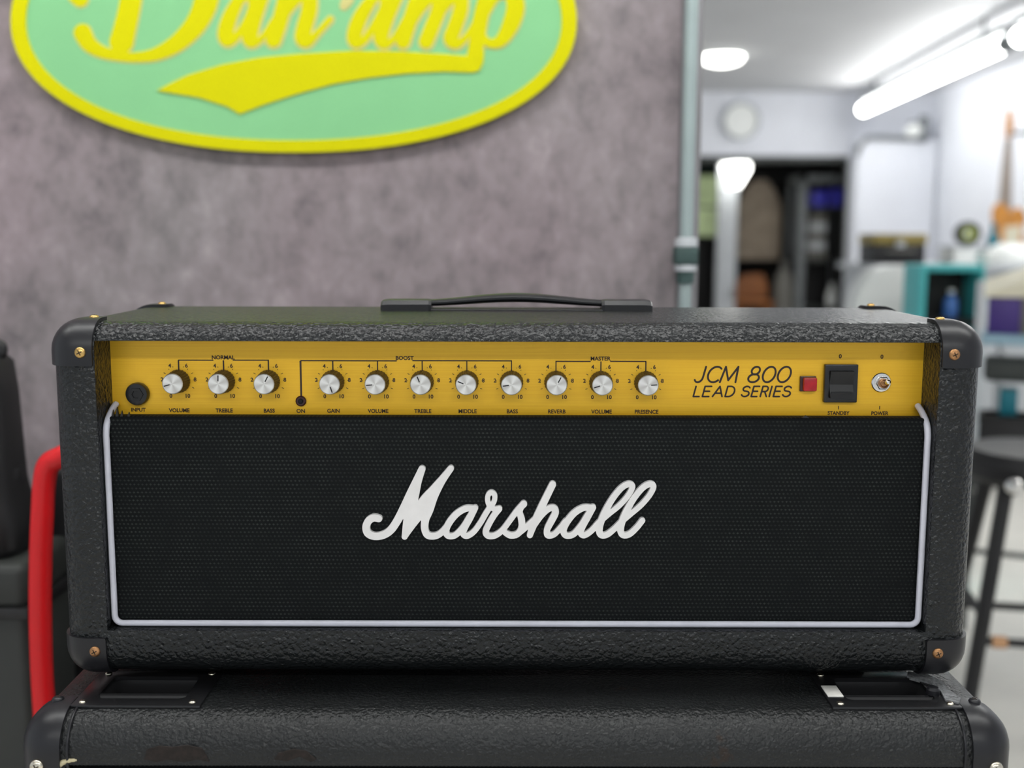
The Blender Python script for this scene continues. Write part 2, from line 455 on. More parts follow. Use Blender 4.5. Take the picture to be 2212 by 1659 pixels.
# the dark back room
yb = 11.6
bm = nb(); box(bm, (dl-.5, yb, 0), (XR, yb+.1, CEIL)); obj('wall_back_room', bm, 'blackroom', smooth=0, kind='structure')
bm = nb(); box(bm, (XR-.1, YF+.1, 0), (XR, yb, CEIL)); obj('wall_back_room_side', bm, 'blackroom', smooth=0, kind='structure')
bm = nb(); box(bm, (dl-.6, YF+.1, 0), (dl-.5, yb, CEIL)); obj('wall_back_room_left', bm, 'blackroom', smooth=0, kind='structure')
# shaded wall return beside the opening, topped by conduit
a = P(1853, 300, YF-.25); b = P(2001, 300, YF-.25)
bm = nb(); box(bm, (a.x, YF-.25, 0), (b.x+.1, YF, a.z), .006); obj('wall_return', bm, 'white_wall', kind='structure')

# ---------------- ceiling lights
def tube_light(A, B, label, group='ceiling tube lights', tm='tube'):
    A = Vector(A); B = Vector(B); d = (B-A).normalized(); s = Vector((-d.y, d.x, 0))
    o = thing('ceiling_tube_light', (A+B)/2, label, 'ceiling light', group)
    g = nb(); w = .03
    for lo, hi in ((.06, .10),):
        vs = [(A+s*w*sx+Vector((0,0,z))) for z in (lo, hi) for sx in (-1, 1)] + [(B+s*w*sx+Vector((0,0,z))) for z in (lo, hi) for sx in (-1, 1)]
        v = [g.verts.new(p) for p in vs]
        for q in ((0,1,3,2), (4,6,7,5), (0,4,5,1), (2,3,7,6), (0,2,6,4), (1,5,7,3)): g.faces.new([v[i] for i in q])
    obj('housing', g, 'midgrey', o, 0)
    g = nb(); tube(g, [A+d*.04, B-d*.04], .045, 14); obj('glowing_tube', g, tm, o)
    for e, q in ((A, 1), (B, -1)):
        g = nb(); tube(g, [e, e+d*.05*q], .05, 14); obj('end_cap', g, 'midgrey', o)
    for f in (.12, .88):
        g = nb(); p = A.lerp(B, f); tube(g, [p+Vector((0,0,.10)), Vector((p.x, p.y, CEIL))], .012, 8)
        obj('hanger', g, 'midgrey', o)
    return o
LZ = CEIL - .14
LF = CEIL-.20; f1 = PZ(1862, 238, LF); n1 = PZ(2178, 92, LF)
tube_light(f1, n1, 'long glowing ceiling tube running from the doorway wall along the white ceiling', tm='tube_far')
n2 = n1 + (n1-f1).normalized()*.12
tube_light(n2, n2 + (n1-f1).normalized()*3.4, 'second glowing ceiling tube, in line with the one by the doorway wall')
for y, lbl in ((-2.3, 'long glowing ceiling tube across the room, parallel to the one above the amplifier'), (.05, 'long glowing ceiling tube across the room just above the amplifier')):
    tube_light((-1.75, y, LZ), (1.85, y, LZ), lbl)
# dome light
c = PZ(1560, 116, CEIL)
o = thing('ceiling_dome_light', c, 'round white glowing dome light on the ceiling beside the pipe', 'ceiling light')
g = nb(); lathe(g, [(.145, 0), (.15, -.014), (.146, -.035), (.122, -.060), (.07, -.076), (.01, -.08)], c, 'Z', 28); obj('dome_shade', g, 'dome', o)
g = nb(); lathe(g, [(.16, 0), (.16, -.018), (.15, -.018)], c, 'Z', 28); obj('rim', g, 'white', o)
# round clock
c = P(1600, 262, YF)
o = thing('wall_clock', c, 'round pale clock on the white wall above the doorway', 'clock')
g = nb(); lathe(g, [(.165, 0), (.165, .05), (.15, .055), (.145, .03)], c, '-Y', 32, capend=False); obj('rim', g, 'lightgrey', o)
g = nb(); lathe(g, [(.147, 0), (.147, .03)], c, '-Y', 32); obj('face', g, 'white', o)
# conduit + camera on the wall return
g = nb(); ys = YF-.27
tube(g, [P(1850, 336, ys), P(1856, 318, ys), P(1872, 298, ys), P(1900, 297, ys), P(1984, 300, ys)], .022, 10)
obj('conduit', g, 'midgrey', label='grey conduit running along the wall beside the dark doorway', cat='conduit')
c = P(1993, 278, ys)
o = thing('security_camera', c, 'small grey and white security camera in the wall corner', 'camera')
g = nb(); box(g, (c.x-.03, ys-.03, c.z-.11), (c.x+.045, ys+.02, c.z+.11), .01); obj('mount', g, 'midgrey', o)
g = nb(); lathe(g, [(.05, -.04), (.06, 0), (.06, .06), (.04, .10), (.01, .11)], (c.x-.09, ys, c.z-.02), '-Y', 18); obj('camera_head', g, 'white', o)
g = nb(); box(g, (c.x-.11, ys-.02, c.z+.03), (c.x-.02, ys+.03, c.z+.055), .005); obj('hood', g, 'darkgrey', o)
# pipe on the sign wall's end
YP = YW-.035
o = thing('conduit_pipe', (P(1483, 900, YP).x, YP, 0), 'pale vertical conduit pipe at the end of the grey sign wall', 'pipe')
px = P(1483, 500, YP).x; rp = .0098
zt = lambda y: P(1484, y, YP).z
g = nb(); tube(g, [(px, YP, zt(512)), (px, YP, CEIL)], rp, 16); obj('pipe', g, 'pipe', o)
g = nb(); tube(g, [(px, YP, 0), (px, YP, zt(608))], rp*.95, 16); obj('pipe', g, 'pipe', o)
g = nb(); lathe(g, [(.014, zt(534)), (.0165, zt(532)), (.0165, zt(516)), (.012, zt(513))], (px, YP, 0), 'Z', 16); obj('collar', g, 'lightgrey', o)
g = nb(); box(g, (px-.016, YP-.016, zt(572)), (px+.016, YP+.03, zt(534)), .003); obj('coupling', g, 'dark_teal', o)
g = nb(); lathe(g, [(.016, zt(585)), (.0165, zt(572))], (px, YP, 0), 'Z', 16); obj('collar', g, 'lightgrey', o)
g = nb(); lathe(g, [(.0125, zt(612)), (.0135, zt(585))], (px, YP, 0), 'Z', 16); obj('coupling', g, 'dark_teal', o)
g = nb(); box(g, (px-.016, YP-.004, .40), (px+.016, YW, .416), .002); obj('bracket', g, 'pipe', o)

# ------------------------------------------------------------------ oval sign
YS = YW-.014
sc_ = P(635, 45, YS)
kx = P(636, 45, YS).x - sc_.x
sign = thing('oval_sign', (sc_.x, YS, P(635, 330, YS).z), 'mint green oval sign with yellow border and yellow script lettering', 'sign')
def oval(a, b, n=120, e=2.15):
    out = []
    for k in range(n):
        t = 2*math.pi*k/n; c_, s_ = math.cos(t), math.sin(t)
        out.append((635+a*math.copysign(abs(c_)**(2/e), c_), 45+b*math.copysign(abs(s_)**(2/e), s_)))
    return out
mpS = lambda u, v, Y: P(u, v, YS) + Vector((0, Y-YS, 0))
g = nb(); prism(g, oval(600, 274), lambda u, v: mpS(u, v, YS), lambda u, v: mpS(u, v, YW-.001)); obj('board', g, 'mint', sign)
g = nb(); A = oval(611, 284); B = oval(578, 258)
va = [[g.verts.new(mpS(u, v, y)) for u, v in L] for L, y in ((A, YW-.001), (A, YS-.002), (B, YS-.002), (B, YS+.001))]
for i in range(3):
    for k in range(120): g.faces.new((va[i][k], va[i][(k+1) % 120], va[i+1][(k+1) % 120], va[i+1][k]))
obj('border', g, 'yellow', sign)
z1 = lambda L: [(u*.3436, v*.3436, w*.3436) for u, v, w in L]
z2 = lambda L: [(640+u*.3978, v*.3978, w*.3978) for u, v, w in L]
SL = [
 ('d_letter', [z1([(840,-330,120),(830,-60,130),(812,60,135),(785,180,140),(765,260,150)]),
  z1([(520,205,110),(560,275,95),(640,325,75),(740,350,62),(850,360,60),(980,340,80),(1100,280,105),(1200,190,125),(1265,90,140),(1300,-20,150),(1300,-180,150),(1220,-330,130),(1060,-430,100),(860,-450,80),(640,-400,80),(500,-280,90),(450,-150,100),(465,-60,110),(505,-8,100)])]),
 ('a_letter', [z1([(1500,0,80),(1445,110,100),(1418,210,105),(1432,255,85),(1480,235,60),(1545,150,60),(1600,30,80),(1560,-40,80),(1500,0,80)]),
  z1([(1640,-20,105),(1595,120,105),(1570,230,105),(1590,268,70),(1650,235,45),(1720,130,45)])]),
 ('n_letter', [z1([(1800,-20,105),(1760,130,105),(1720,250,105)]), z1([(1745,190,50),(1800,80,60),(1880,-20,80),(1940,-20,100),(1945,60,105),(1915,170,105),(1905,240,105),(1935,262,75),(1990,215,48),(2075,120,46)])]),
 ('apostrophe', [z1([(2190,-60,70),(2185,-10,70),(2160,35,45)])]),
 ('a_letter', [z2([(400,10,70),(345,100,85),(315,190,85),(325,230,70),(370,215,50),(430,130,50),(490,20,70),(450,-40,70),(400,10,70)]),
  z2([(540,-20,85),(490,100,85),(460,200,85),(480,240,60),(530,210,40),(590,110,40)])]),
 ('m_letter', [z2([(660,-20,85),(620,100,85),(580,225,85)]), z2([(610,160,45),(690,30,55),(760,-30,80),(775,40,85),(740,140,85),(705,225,85)]),
  z2([(735,160,45),(810,30,55),(880,-30,80),(895,40,85),(860,150,85),(840,210,85),(870,238,60),(920,205,40),(975,120,40)])]),
 ('p_letter', [z2([(1040,-40,80),(1010,60,80),(990,160,80),(975,260,80),(960,345,80)]),
  z2([(1030,60,50),(1080,-30,70),(1160,-50,85),(1190,30,95),(1165,130,90),(1110,220,65),(1050,235,45),(1015,205,40)])]),
]
for i, (nm, lets) in enumerate(SL):
    g = nb()
    strokes(g, [catmull(s_, 7) for s_ in lets], mpS, YS-.0014-.00012*i, YS, 2.5, -2.0 if nm in ('a_letter', 'n_letter', 'm_letter') else 0)
    obj('letter' if nm != 'apostrophe' else nm, g, 'yellow' if nm != 'apostrophe' else 'pale_edge', sign, 0)
    g = nb()
    strokes(g, [catmull([(u+1, v+1.5, w) for u, v, w in s_], 7) for s_ in lets], mpS, YS-.0006-.00006*i, YS, 2.5, 2.0)
    obj('letter_outline', g, 'pale_edge', sign, 0)
sw = [(340,196),(370,180),(405,163),(480,140),(560,125),(640,117),(760,110),(860,111),(960,117),(1012,121),(1024,112),(1046,110),(1044,135),(1036,152),(1022,157),(990,156),(960,155),(880,159),(800,168),(720,182),(640,204),(570,227),(518,247),(492,231),(430,211),(380,203)]
g = nb(); prism(g, sw, lambda u, v: mpS(u, v, YS-.0026), lambda u, v: mpS(u, v, YS)); obj('swoosh', g, 'yellow', sign, 0)

# ------------------------------------------------------------------ speaker cabinet under the head
ZC = Z0-.012                                # top of the cabinet
CW, CF, CB, CH = .393, -.055, .315, .745
cab = thing('speaker_cabinet', (0, (CF+CB)/2, ZC-CH-.085), 'large black textured speaker cabinet under the amplifier head', 'speaker')
PL = [(-.3575, -.2530), (.2530, .3575)]; PY0, PY1 = -.0325, .040
body = rbox((-CW, CF, ZC-CH), (CW, CB, ZC), .028, 7)
cut = [rbox((-.355, CF-.05, ZC-CH+.04), (.355, CF+.022, ZC-.037), .004, 2)]
for a, b in PL: cut.append(rbox((a+.012, PY0+.012, ZC-.022), (b-.012, PY1-.012, ZC+.02), .004, 2))
obj('cabinet_shell', boolean(body, cut), 'tolex_cab', cab, 35)
g = nb(); box(g, (-.354, CF+.012, ZC-CH+.04), (.354, CF+.020, ZC-.038), .002); obj('grille_cloth', g, 'grille', cab)
g = nb(); yp = CF+.008; zt_, zb_, xx, rr_ = ZC-.0475, ZC-CH+.043, .352, .012
pts = []
for (cx, cz, a0) in ((xx-rr_, zt_-rr_, 90), (xx-rr_, zb_+rr_, 0), (-xx+rr_, zb_+rr_, -90), (-xx+rr_, zt_-rr_, 180)):
    for k in range(6): an = R(a0-18*k); pts.append((cx+rr_*math.cos(an), yp, cz+rr_*math.sin(an)))
tube(g, pts, .0026, 10, closed=True); obj('piping', g, 'cream_piping', cab)
def corner(parent, lo, hi, r, ext, sides, scr, mats, grow=.0026):
    """moulded caps on the corners of a rounded box; ext = reach along x, y, z"""
    for sx in (-1, 1):
        for sy in (-1, 1):
            for sz in (-1, 1):
                if (sx, sy, sz) not in sides: continue
                o_ = rbox([l-grow for l in lo], [h+grow for h in hi], r+grow, 8)
                S = (sx, sy, sz); cl = []; chh = []
                for i in range(3):
                    e = ext[i]
                    cl.append(lo[i]-.02 if S[i] < 0 else hi[i]-e); chh.append(lo[i]+e if S[i] < 0 else hi[i]+.02)
                c_ = boolean(o_, [rbox(cl, chh, .0015, 2)], 'INTERSECT')
                cp = obj('corner_cap', c_, 'cap', parent, 35)
                k = 0
                for (ax, dx, dd) in scr:
                    X = (lo[0]+dx if sx < 0 else hi[0]-dx)
                    if ax == 'F' and sy < 0:
                        Zs = lo[2]+dd if sz < 0 else hi[2]-dd
                        obj('screw', screw_bm((X, lo[1]-grow, Zs), '-Y', mats[3]), [mats[0] if sz > 0 and sx < 0 else mats[1], 'slot'], cp)
                    if ax == 'T' and sz > 0:
                        Yv = lo[1]+dd if sy < 0 else hi[1]-dd
                        obj('screw', screw_bm((X, Yv, hi[2]+grow), 'Z', mats[3]*.85), [mats[2], 'slot'], cp)
corner(cab, (-CW, CF, ZC-CH), (CW, CB, ZC), .028, (.036, .040, .052), {(-1,-1,1), (1,-1,1), (-1,1,1), (1,1,1), (-1,-1,-1), (1,-1,-1)},
       [('F', .018, .037), ('T', .022, .034)], ('nickel', 'nickel', 'cap', .0056))
# stitched welt beside the caps
for s in (-1, 1):
    g = nb(); pts = []
    x = s*(CW-.0415)
    for k in range(9): an = R(90+90*k/8); pts.append((x, CF+.028+.0285*math.cos(an), ZC-.028+.0285*math.sin(an)))
    pts = [(x, CF+.045, ZC+.0003)] + pts + [(x, CF-.0005, ZC-.05)]
    tube(g, pts, .0011, 8); obj('seam_welt', g, 'cap', cab)
# tears in the covering of the front rail and the chipped piping end
for ol in ([(312, 1640), (318, 1618), (345, 1611), (372, 1614), (404, 1610), (436, 1616), (446, 1630), (452, 1645), (428, 1640), (398, 1646), (362, 1640), (338, 1646)],
           [(592, 1640), (602, 1626), (634, 1618), (662, 1622), (684, 1640), (672, 1646), (648, 1634), (620, 1644)]):
    g = nb(); prism(g, ol, lambda u, v: P(u, v, CF)+Vector((0, -.0005, 0)), lambda u, v: P(u, v, CF)+Vector((0, .002, 0))); obj('torn_patch', g, 'torn', cab, 0)
g = nb(); tube(g, catmull([P(122, 1668, CF), P(126, 1656, CF), P(136, 1647, CF), P(150, 1643, CF), P(166, 1642, CF)], 5), [.0022]*12+[.0018]*4+[.0014]*3+[.0008]*2, 8); obj('piping_end', g, 'cream_piping', cab)
# recessed handle plates on the top
for i, (a, b) in enumerate(PL):
    fl = rbox((a, PY0, ZC-.001), (b, PY1, ZC+.0022), .001, 2)
    fl = boolean(fl, [rbox((a+.016, PY0+.014, ZC-.05), (b-.016, PY1-.014, ZC+.05), .005, 3)])
    hp = obj('handle_plate', fl, 'black_gloss', cab, 35)
    g = nb(); x0, x1, y0, y1, zd = a+.0125, b-.0125, PY0+.0125, PY1-.0125, ZC-.018
    prof = [(x0, x1, y0, y1, ZC), (x0+.006, x1-.006, y0+.004, y1-.004, zd)]
    rg = [[g.verts.new(p) for p in ((p_[0], p_[2], p_[4]), (p_[1], p_[2], p_[4]), (p_[1], p_[3], p_[4]), (p_[0], p_[3], p_[4]))] for p_ in prof]
    for k in range(4): g.faces.new((rg[0][k], rg[0][(k+1) % 4], rg[1][(k+1) % 4], rg[1][k]))
    g.faces.new(rg[1]); obj('dish', g, 'black_gloss', hp, 0)
    g = nb(); tube(g, [(x0+.003, PY0+.024, ZC-.002), (x1-.003, PY0+.024, ZC-.002)], .0038, 10); obj('grip_bar', g, 'black_gloss', hp)
    for X in (a+.008, b-.008):
        for Yv in (PY0+.007, PY1-.007): obj('screw', screw_bm((X, Yv, ZC+.0022), 'Z', .0030), ['nickel', 'slot'], hp)
    if i == 1:
        g = nb(); box(g, (a+.0015, PY0+.019, ZC+.0022), (a+.0145, PY0+.041, ZC+.0032), .0006, 2); obj('sticker', g, 'sticker', hp, label='small white paper sticker')
        g = nb(); ol = [(b-.010, PY0+.012), (b-.001, PY0+.006), (b+.004, PY0+.016), (b+.001, PY0+.032), (b+.002, PY0+.05), (b-.006, PY0+.066), (b-.020, PY0+.070), (b-.024, PY0+.060), (b-.010, PY0+.046), (b-.007, PY0+.03)]
        prism(g, ol, lambda u, v: Vector((u, v, ZC+.0036)), lambda u, v: Vector((u, v, ZC+.001))); obj('frayed_edge', g, 'fuzz', hp, 0)
g = nb(); lathe(g, [(.0055, 0), (.0055, .004), (.004, .006), (.001, .0065)], (.343, -.006, ZC+.0022), 'Z', 14); obj('rivet', g, 'cap', cab)
for sx in (-1, 1):
    for Yv in (CF+.07, CB-.07):
        g = nb(); lathe(g, [(.036, -.014), (.04, -.008), (.04, .008), (.036, .014)], (sx*.31, Yv, ZC-CH-.045), 'X', 20)
        w = obj('caster', g, 'rubber', cab)
        g = nb(); box(g, (sx*.31-.03, Yv-.03, ZC-CH-.006), (sx*.31+.03, Yv+.03, ZC-CH+.002), .002)
        for q in (-1, 1): box(g, (sx*.31+q*.02-.002, Yv-.02, ZC-CH-.055), (sx*.31+q*.02+.002, Yv+.02, ZC-CH-.003))
        obj('fork', g, 'midgrey', w)

# ------------------------------------------------------------------ amplifier head
AW, AD, AR = .375, .23, .023
amp = thing('amplifier_head', (0, AD/2, Z0-.012), 'black guitar amplifier head with gold control panel and white script logo', 'amplifier')
OX, OZ0, OZ1 = .3365, Z0+.0405, Z0+.2795
body = rbox((-AW, 0, Z0), (AW, AD, Z0+AH), AR, 7)
sh = boolean(body, [rbox((-OX, -.05, OZ0), (OX, .05, OZ1), .0001, 1)])
# soften the wrapped front lip of the opening
es = [e for e in sh.edges if all(abs(v.co.x) <= OX+.0005 and OZ0-.0005 <= v.co.z <= OZ1+.0005 and v.co.y < .012 for v in e.verts)
      and e.calc_face_angle(0) > R(40)]
bmesh.ops.bevel(sh, geom=es, offset=.0045, segments=3, profile=.5, affect='EDGES', clamp_overlap=True)
obj('amp_shell', sh, 'tolex', amp, 35)
corner(amp, (-AW, 0, Z0), (AW, AD, Z0+AH), AR, (.0376, .036, .0345), {(a, b, c) for a in (-1, 1) for b in (-1, 1) for c in (-1, 1)},
       [('F', .0285, .0235), ('T', .030, .027)], ('brass', 'copper', 'brass', .0045))
# gold panel
YPn = .036
g = nb(); box(g, (-OX, YPn, Z0+.200), (OX, YPn+.003, OZ1)); panel = obj('control_panel', g, 'gold', amp, 0)
def pp(x, y): q = P(x, y, YPn); return q.x, q.z
YT = YPn-.0002
def lab(s, x, y, size, sx=1.0):
    X, Z = pp(x, y)
    obj('printed_label', text_bm(s, size, X, YT, Z, sx=sx), 'print', panel, 0)
KX = [386, 483, 580, 719, 815.5, 912, 1008.5, 1105, 1201, 1298, 1395]
KN = ['VOLUME', 'TREBLE', 'BASS', 'GAIN', 'VOLUME', 'TREBLE', 'MIDDLE', 'BASS', 'REVERB', 'VOLUME', 'PRESENCE']
KA = [196, 88, 62, -72, 186, 112, 158, 188, 62, 197, 4]
yk = lambda x: 825.5 + (x-1106)*.0032
sl = lambda x: (x-1106)*.0032
for x, nme in zip(KX, KN): lab(nme, x+1.5, 889+sl(x), .0046, .95)
lab('INPUT', 299, 885.5, .0043); lab('ON', 650, 888, .0046)
lab('STANDBY', 1811, 892.5, .0043, .95); lab('POWER', 1900, 893, .0043, .95)
lab('0', 1815, 770, .0048); lab('0', 1905, 771, .0048); lab('I', 1811, 881, .0040); lab('I', 1900, 881, .0040)
for s, x in (('NORMAL', 482), ('BOOST', 874), ('MASTER', 1297)): lab(s, x, 774.5+sl(x), .0046)
def line(bm, x0, y0, x1, y1, w=.0008):
    a = pp(x0, y0); b = pp(x1, y1); e = w/2
    box(bm, (min(a[0], b[0])-e, YT-.0001, min(a[1], b[1])-e), (max(a[0], b[0])+e, YPn, max(a[1], b[1])+e))
for xs, tx, tw in (([386, 483, 580], 482, 22), ([650, 719, 815.5, 912, 1008.5, 1105], 874, 18), ([1201, 1298, 1395], 1297, 22)):
    yl = 780+sl(tx)
    for q in [(xs[0], yl, tx-tw, yl), (tx+tw, yl, xs[-1], yl)] + [(x, yl+1.2, x, 858 if x == 650 else 806+sl(x)) for x in xs]:
        g = nb(); line(g, *q); obj('bracket_line', g, 'print', panel, 0)
for x, ang in zip(KX, KA):
    X, Z = pp(x, yk(x)); g = nb()
    for s, dx, dz in (('0', -.0069, -.0125), ('2', -.0137, .0012), ('4', -.0069, .0128), ('6', .0069, .0128), ('8', .0137, .0012), ('10', .0069, -.0125)):
        merge(g, text_bm(s, .0046, X+dx, YT, Z+dz))
    for an in (205, 150, 30, -25, 175, 5, 128, 52, 110, 70):
        t = nb(); L = .0018 if an in (205, 150, 30, -25) else .0008
        box(t, (.0122, YT-.0001, -.0002), (.0122+L, YPn, .0002))
        bmesh.ops.rotate(t, verts=t.verts[:], cent=(0, 0, 0), matrix=Matrix.Rotation(-R(an), 3, 'Y')); bmesh.ops.translate(t, verts=t.verts[:], vec=(X, 0, Z)); merge(g, t)
    obj('dial_scale', g, 'print', panel, 0)
    # the knob: fluted skirt, body, spun cap, pointer
    g = nb(); n = 72; prof = [(.0098, .0005), (.0096, .0040), (.0090, .0055), (.0088, .0150), (.0082, .0164)]
    rings = []
    for r, h in prof:
        rings.append([g.verts.new((X + math.cos(2*math.pi*k/n)*(r-(.0004 if k % 3 == 0 else 0)), YPn-h, Z + math.sin(2*math.pi*k/n)*(r-(.0004 if k % 3 == 0 else 0)))) for k in range(n)])
    for i in range(len(prof)-1):
        for k in range(n): g.faces.new((rings[i][k], rings[i][(k+1) % n], rings[i+1][(k+1) % n], rings[i+1][k]))
    g.faces.new(rings[0]); g.faces.new(rings[-1])
    kb = obj('control_knob', g, 'knob_body', amp, 25)
    g = nb(); lathe(g, [(.0083, .0160), (.0084, .0172), (.0078, .0178)], (X, YPn, Z), '-Y', 40); obj('knob_cap', g, 'spun', kb)
    g = nb(); box(g, (.0022, YPn-.0180, -.00045), (.0072, YPn-.0176, .00045))
    bmesh.ops.rotate(g, verts=g.verts[:], cent=(0, 0, 0), matrix=Matrix.Rotation(-R(ang), 3, 'Y')); bmesh.ops.translate(g, verts=g.verts[:], vec=(X, 0, Z))
    obj('pointer_line', g, 'hole', kb, 0)
# input jack
X, Z = pp(299, 850)
g = nb(); lathe(g, [(.0096, 0), (.0096, .0035), (.0088, .0055), (.0070, .0058), (.0042, .0058), (.0032, .0030), (.0030, -.001)], (X, YPn, Z), '-Y', 6*5, capend=True); jk = obj('input_jack', g, 'black_gloss', amp)
g = nb(); lathe(g, [(.0062, .0055), (.0060, .0068), (.0034, .0068), (.0030, .0045)], (X, YPn, Z), '-Y', 6, capend=False); obj('jack_nut', g, 'black_matte', jk, 0)
g = nb(); lathe(g, [(.0034, .0040), (.0034, .0046)], (X, YPn, Z), '-Y', 20); obj('jack_hole', g, 'hole', jk)
# channel light
X, Z = pp(650.5, 866)
g = nb(); lathe(g, [(.0044, 0), (.0044, .0014), (.0036, .0020), (.0030, .0020)], (X, YPn, Z), '-Y', 24); ld = obj('channel_light', g, 'led', amp)
g = nb(); lathe(g, [(.0022, .0018), (.0021, .0030), (.0014, .0038), (.0002, .0040)], (X, YPn, Z), '-Y', 18); obj('lens', g, 'hole', ld)
# logotype drawn with strokes: unit letters, x 0..1, y 0..1
def arc(cx, cy, rx, ry, a0, a1, n=14): return [(cx+rx*math.cos(R(a0+(a1-a0)*k/n)), cy+ry*math.sin(R(a0+(a1-a0)*k/n))) for k in range(n+1)]
GL = {
 'J': [[(.92, 1)] + arc(.46, .30, .46, .30, 0, -150)],
 'C': [arc(.52, .5, .52, .5, 48, 312, 22)],
 'M': [[(0, 0), (.10, 1), (.5, .12), (.90, 1), (1, 0)]],
 '8': [arc(.5, .75, .38, .25, -90, 270, 24), arc(.5, .26, .5, .26, 90, 450, 24)],
 'O': [arc(.5, .5, .5, .5, 0, 360, 30)],
 'L': [[(0, 1), (0, 0), (1, 0)]],
 'E': [[(1, 1), (0, 1), (0, 0), (1, 0)], [(0, .52), (.88, .52)]],
 'A': [[(-.05, 0), (.5, 1), (1.05, 0)], [(.16, .33), (.84, .33)]],
 'D': [[(0, 0), (0, 1), (.4, 1)] + arc(.4, .5, .6, .5, 90, -90, 16) + [(0, 0)]],
 'S': [arc(.5, .755, .46, .245, 25, 235, 14) + [(.5, .53)] + arc(.5, .265, .5, .265, 60, -160, 14)],
 'R': [[(0, 0), (0, 1), (.55, 1)] + arc(.55, .745, .40, .255, 90, -90, 12) + [(0, .49)], [(.5, .49), (1, 0)]],
 'I': [[(.5, 0), (.5, 1)]],
}
def logotype(word, slots, ytop, ybot, w, sh):
    g = nb(); all_ = []
    for ch, (xa, xb) in zip(word, slots):
        for st in GL[ch]:
            pts = []
            for u, v in st:
                zx = xa + (xb-xa)*u + sh*v*(ybot-ytop); zy = ybot - v*(ybot-ytop)
                pts.append((1460+zx*.3119, 640+zy*.3119, w*.3119))
            all_.append(pts)
    strokes(g, all_, lambda u, v, Y: P(u, v, YPn)+Vector((0, Y-YPn, 0)), YPn-.0003, YPn, .7)
    obj('printed_logotype', g, 'logo_print', panel, 0)
logotype('JCM8OO', [(122, 182), (208, 300), (304, 412), (493, 566), (588, 672), (692, 778)], 488, 595, 13.0, .30)
logotype('LEADSERIES', [(120, 160), (183, 228), (256, 316), (340, 396), (450, 500), (521, 560), (584, 626), (640, 652), (674, 716), (735, 786)], 624, 694, 11.0, .28)
# red lamp
def pbox(bm, x0, y0, x1, y1, d0, d1, r=.0006, mi=0):
    a = pp(x0, y1); b = pp(x1, y0); return box(bm, (a[0], YPn-d1, a[1]), (b[0], YPn-d0, b[1]), r, 2, mi)
g = nb(); pbox(g, 1726, 812, 1762, 845, 0, .0025); lm = obj('pilot_lamp', g, 'led', amp)
g = nb(); pbox(g, 1731, 814, 1761, 843, .0025, .0075, .0012); obj('lamp_lens', g, 'jewel', lm)
# rocker switch
g = boolean(pbox(nb(), 1776, 786, 1851, 868, 0, .0050, .0008), [pbox(nb(), 1786.5, 799.5, 1840.5, 857.5, .001, .02, .0003)])
sw_ = obj('rocker_switch', g, 'black_gloss', amp)
g = nb(); a0 = pp(1787, 857); a1 = pp(1840, 800); zm = pp(1812, 829)[1]; zl = pp(1812, 846)[1]
pts = [(YPn-.0085, a1[1]), (YPn-.0048, zm), (YPn-.0072, zl), (YPn-.0098, a0[1]), (YPn-.001, a0[1]), (YPn-.001, a1[1])]
A = [g.verts.new((a0[0], y, z)) for y, z in pts]; B = [g.verts.new((a1[0], y, z)) for y, z in pts]
g.faces.new(A); g.faces.new(B[::-1])
for i in range(6): g.faces.new((A[i], A[(i+1) % 6], B[(i+1) % 6], B[i]))
obj('rocker', g, 'black_matte', sw_, 0)
g = nb(); box(g, (a0[0]+.001, YPn-.0078, zl-.0008), (a1[0]-.001, YPn-.0064, zl+.0008), .0003, 1); obj('rocker_ridge', g, 'black_matte', sw_)
# toggle switch
X, Z = pp(1903, 826)
g = nb(); lathe(g, [(.0080, 0), (.0082, .001), (.0076, .0016), (.0062, .0018)], (X, YPn, Z), '-Y', 32); tg = obj('toggle_switch', g, 'chrome', amp)
g = nb(); lathe(g, [(.0060, .0016), (.0060, .0050), (.0052, .0056), (.0046, .0056)], (X, YPn, Z), '-Y', 6); obj('hex_nut', g, 'chrome', tg, 0)
g = nb(); lathe(g, [(.0040, .0050), (.0040, .0082), (.0032, .0086), (.0024, .0070)], (X, YPn, Z), '-Y', 20); obj('bushing', g, 'copper', tg)
g = nb(); p0 = Vector((X, YPn-.006, Z)); p1 = Vector((X+.0006, YPn-.017, Z+.0026))
tube(g, [p0, p0.lerp(p1, .5), p0.lerp(p1, .85), p1, p1+(p1-p0)*.06], [.0012, .0016, .0021, .0018, .0006], 14); obj('lever', g, 'chrome', tg)
# baffle with grille cloth
ZB = Z0+.2165
g = nb(); box(g, (-OX+.0015, .0135, OZ0), (OX-.0015, .030, ZB), .003, 3)
obj('grille_cloth', g, 'grille', amp)
for x, h, w in ((243, 14, 7), (252, 20, 9), (262, 12, 9), (277, 9, 10), (1740, 5, 40)):      # frayed threads at the cloth's top edge
    g = nb(); a = P(x, 905, .0155); s = .00038
    v = [g.verts.new(p) for p in ((a.x-w*s/2, .0158, ZB-.003), (a.x+w*s/2, .0158, ZB-.003), (a.x+s, .0162, ZB+h*s), (a.x-w*s/2, .019, ZB-.003), (a.x+w*s/2, .019, ZB-.003), (a.x+s, .018, ZB+h*s))]
    for q in ((0,1,2), (3,5,4), (0,3,4,1), (1,4,5,2), (2,5,3,0)): g.faces.new([v[i] for i in q])
    obj('frayed_thread', g, 'black_matte', amp, 0)
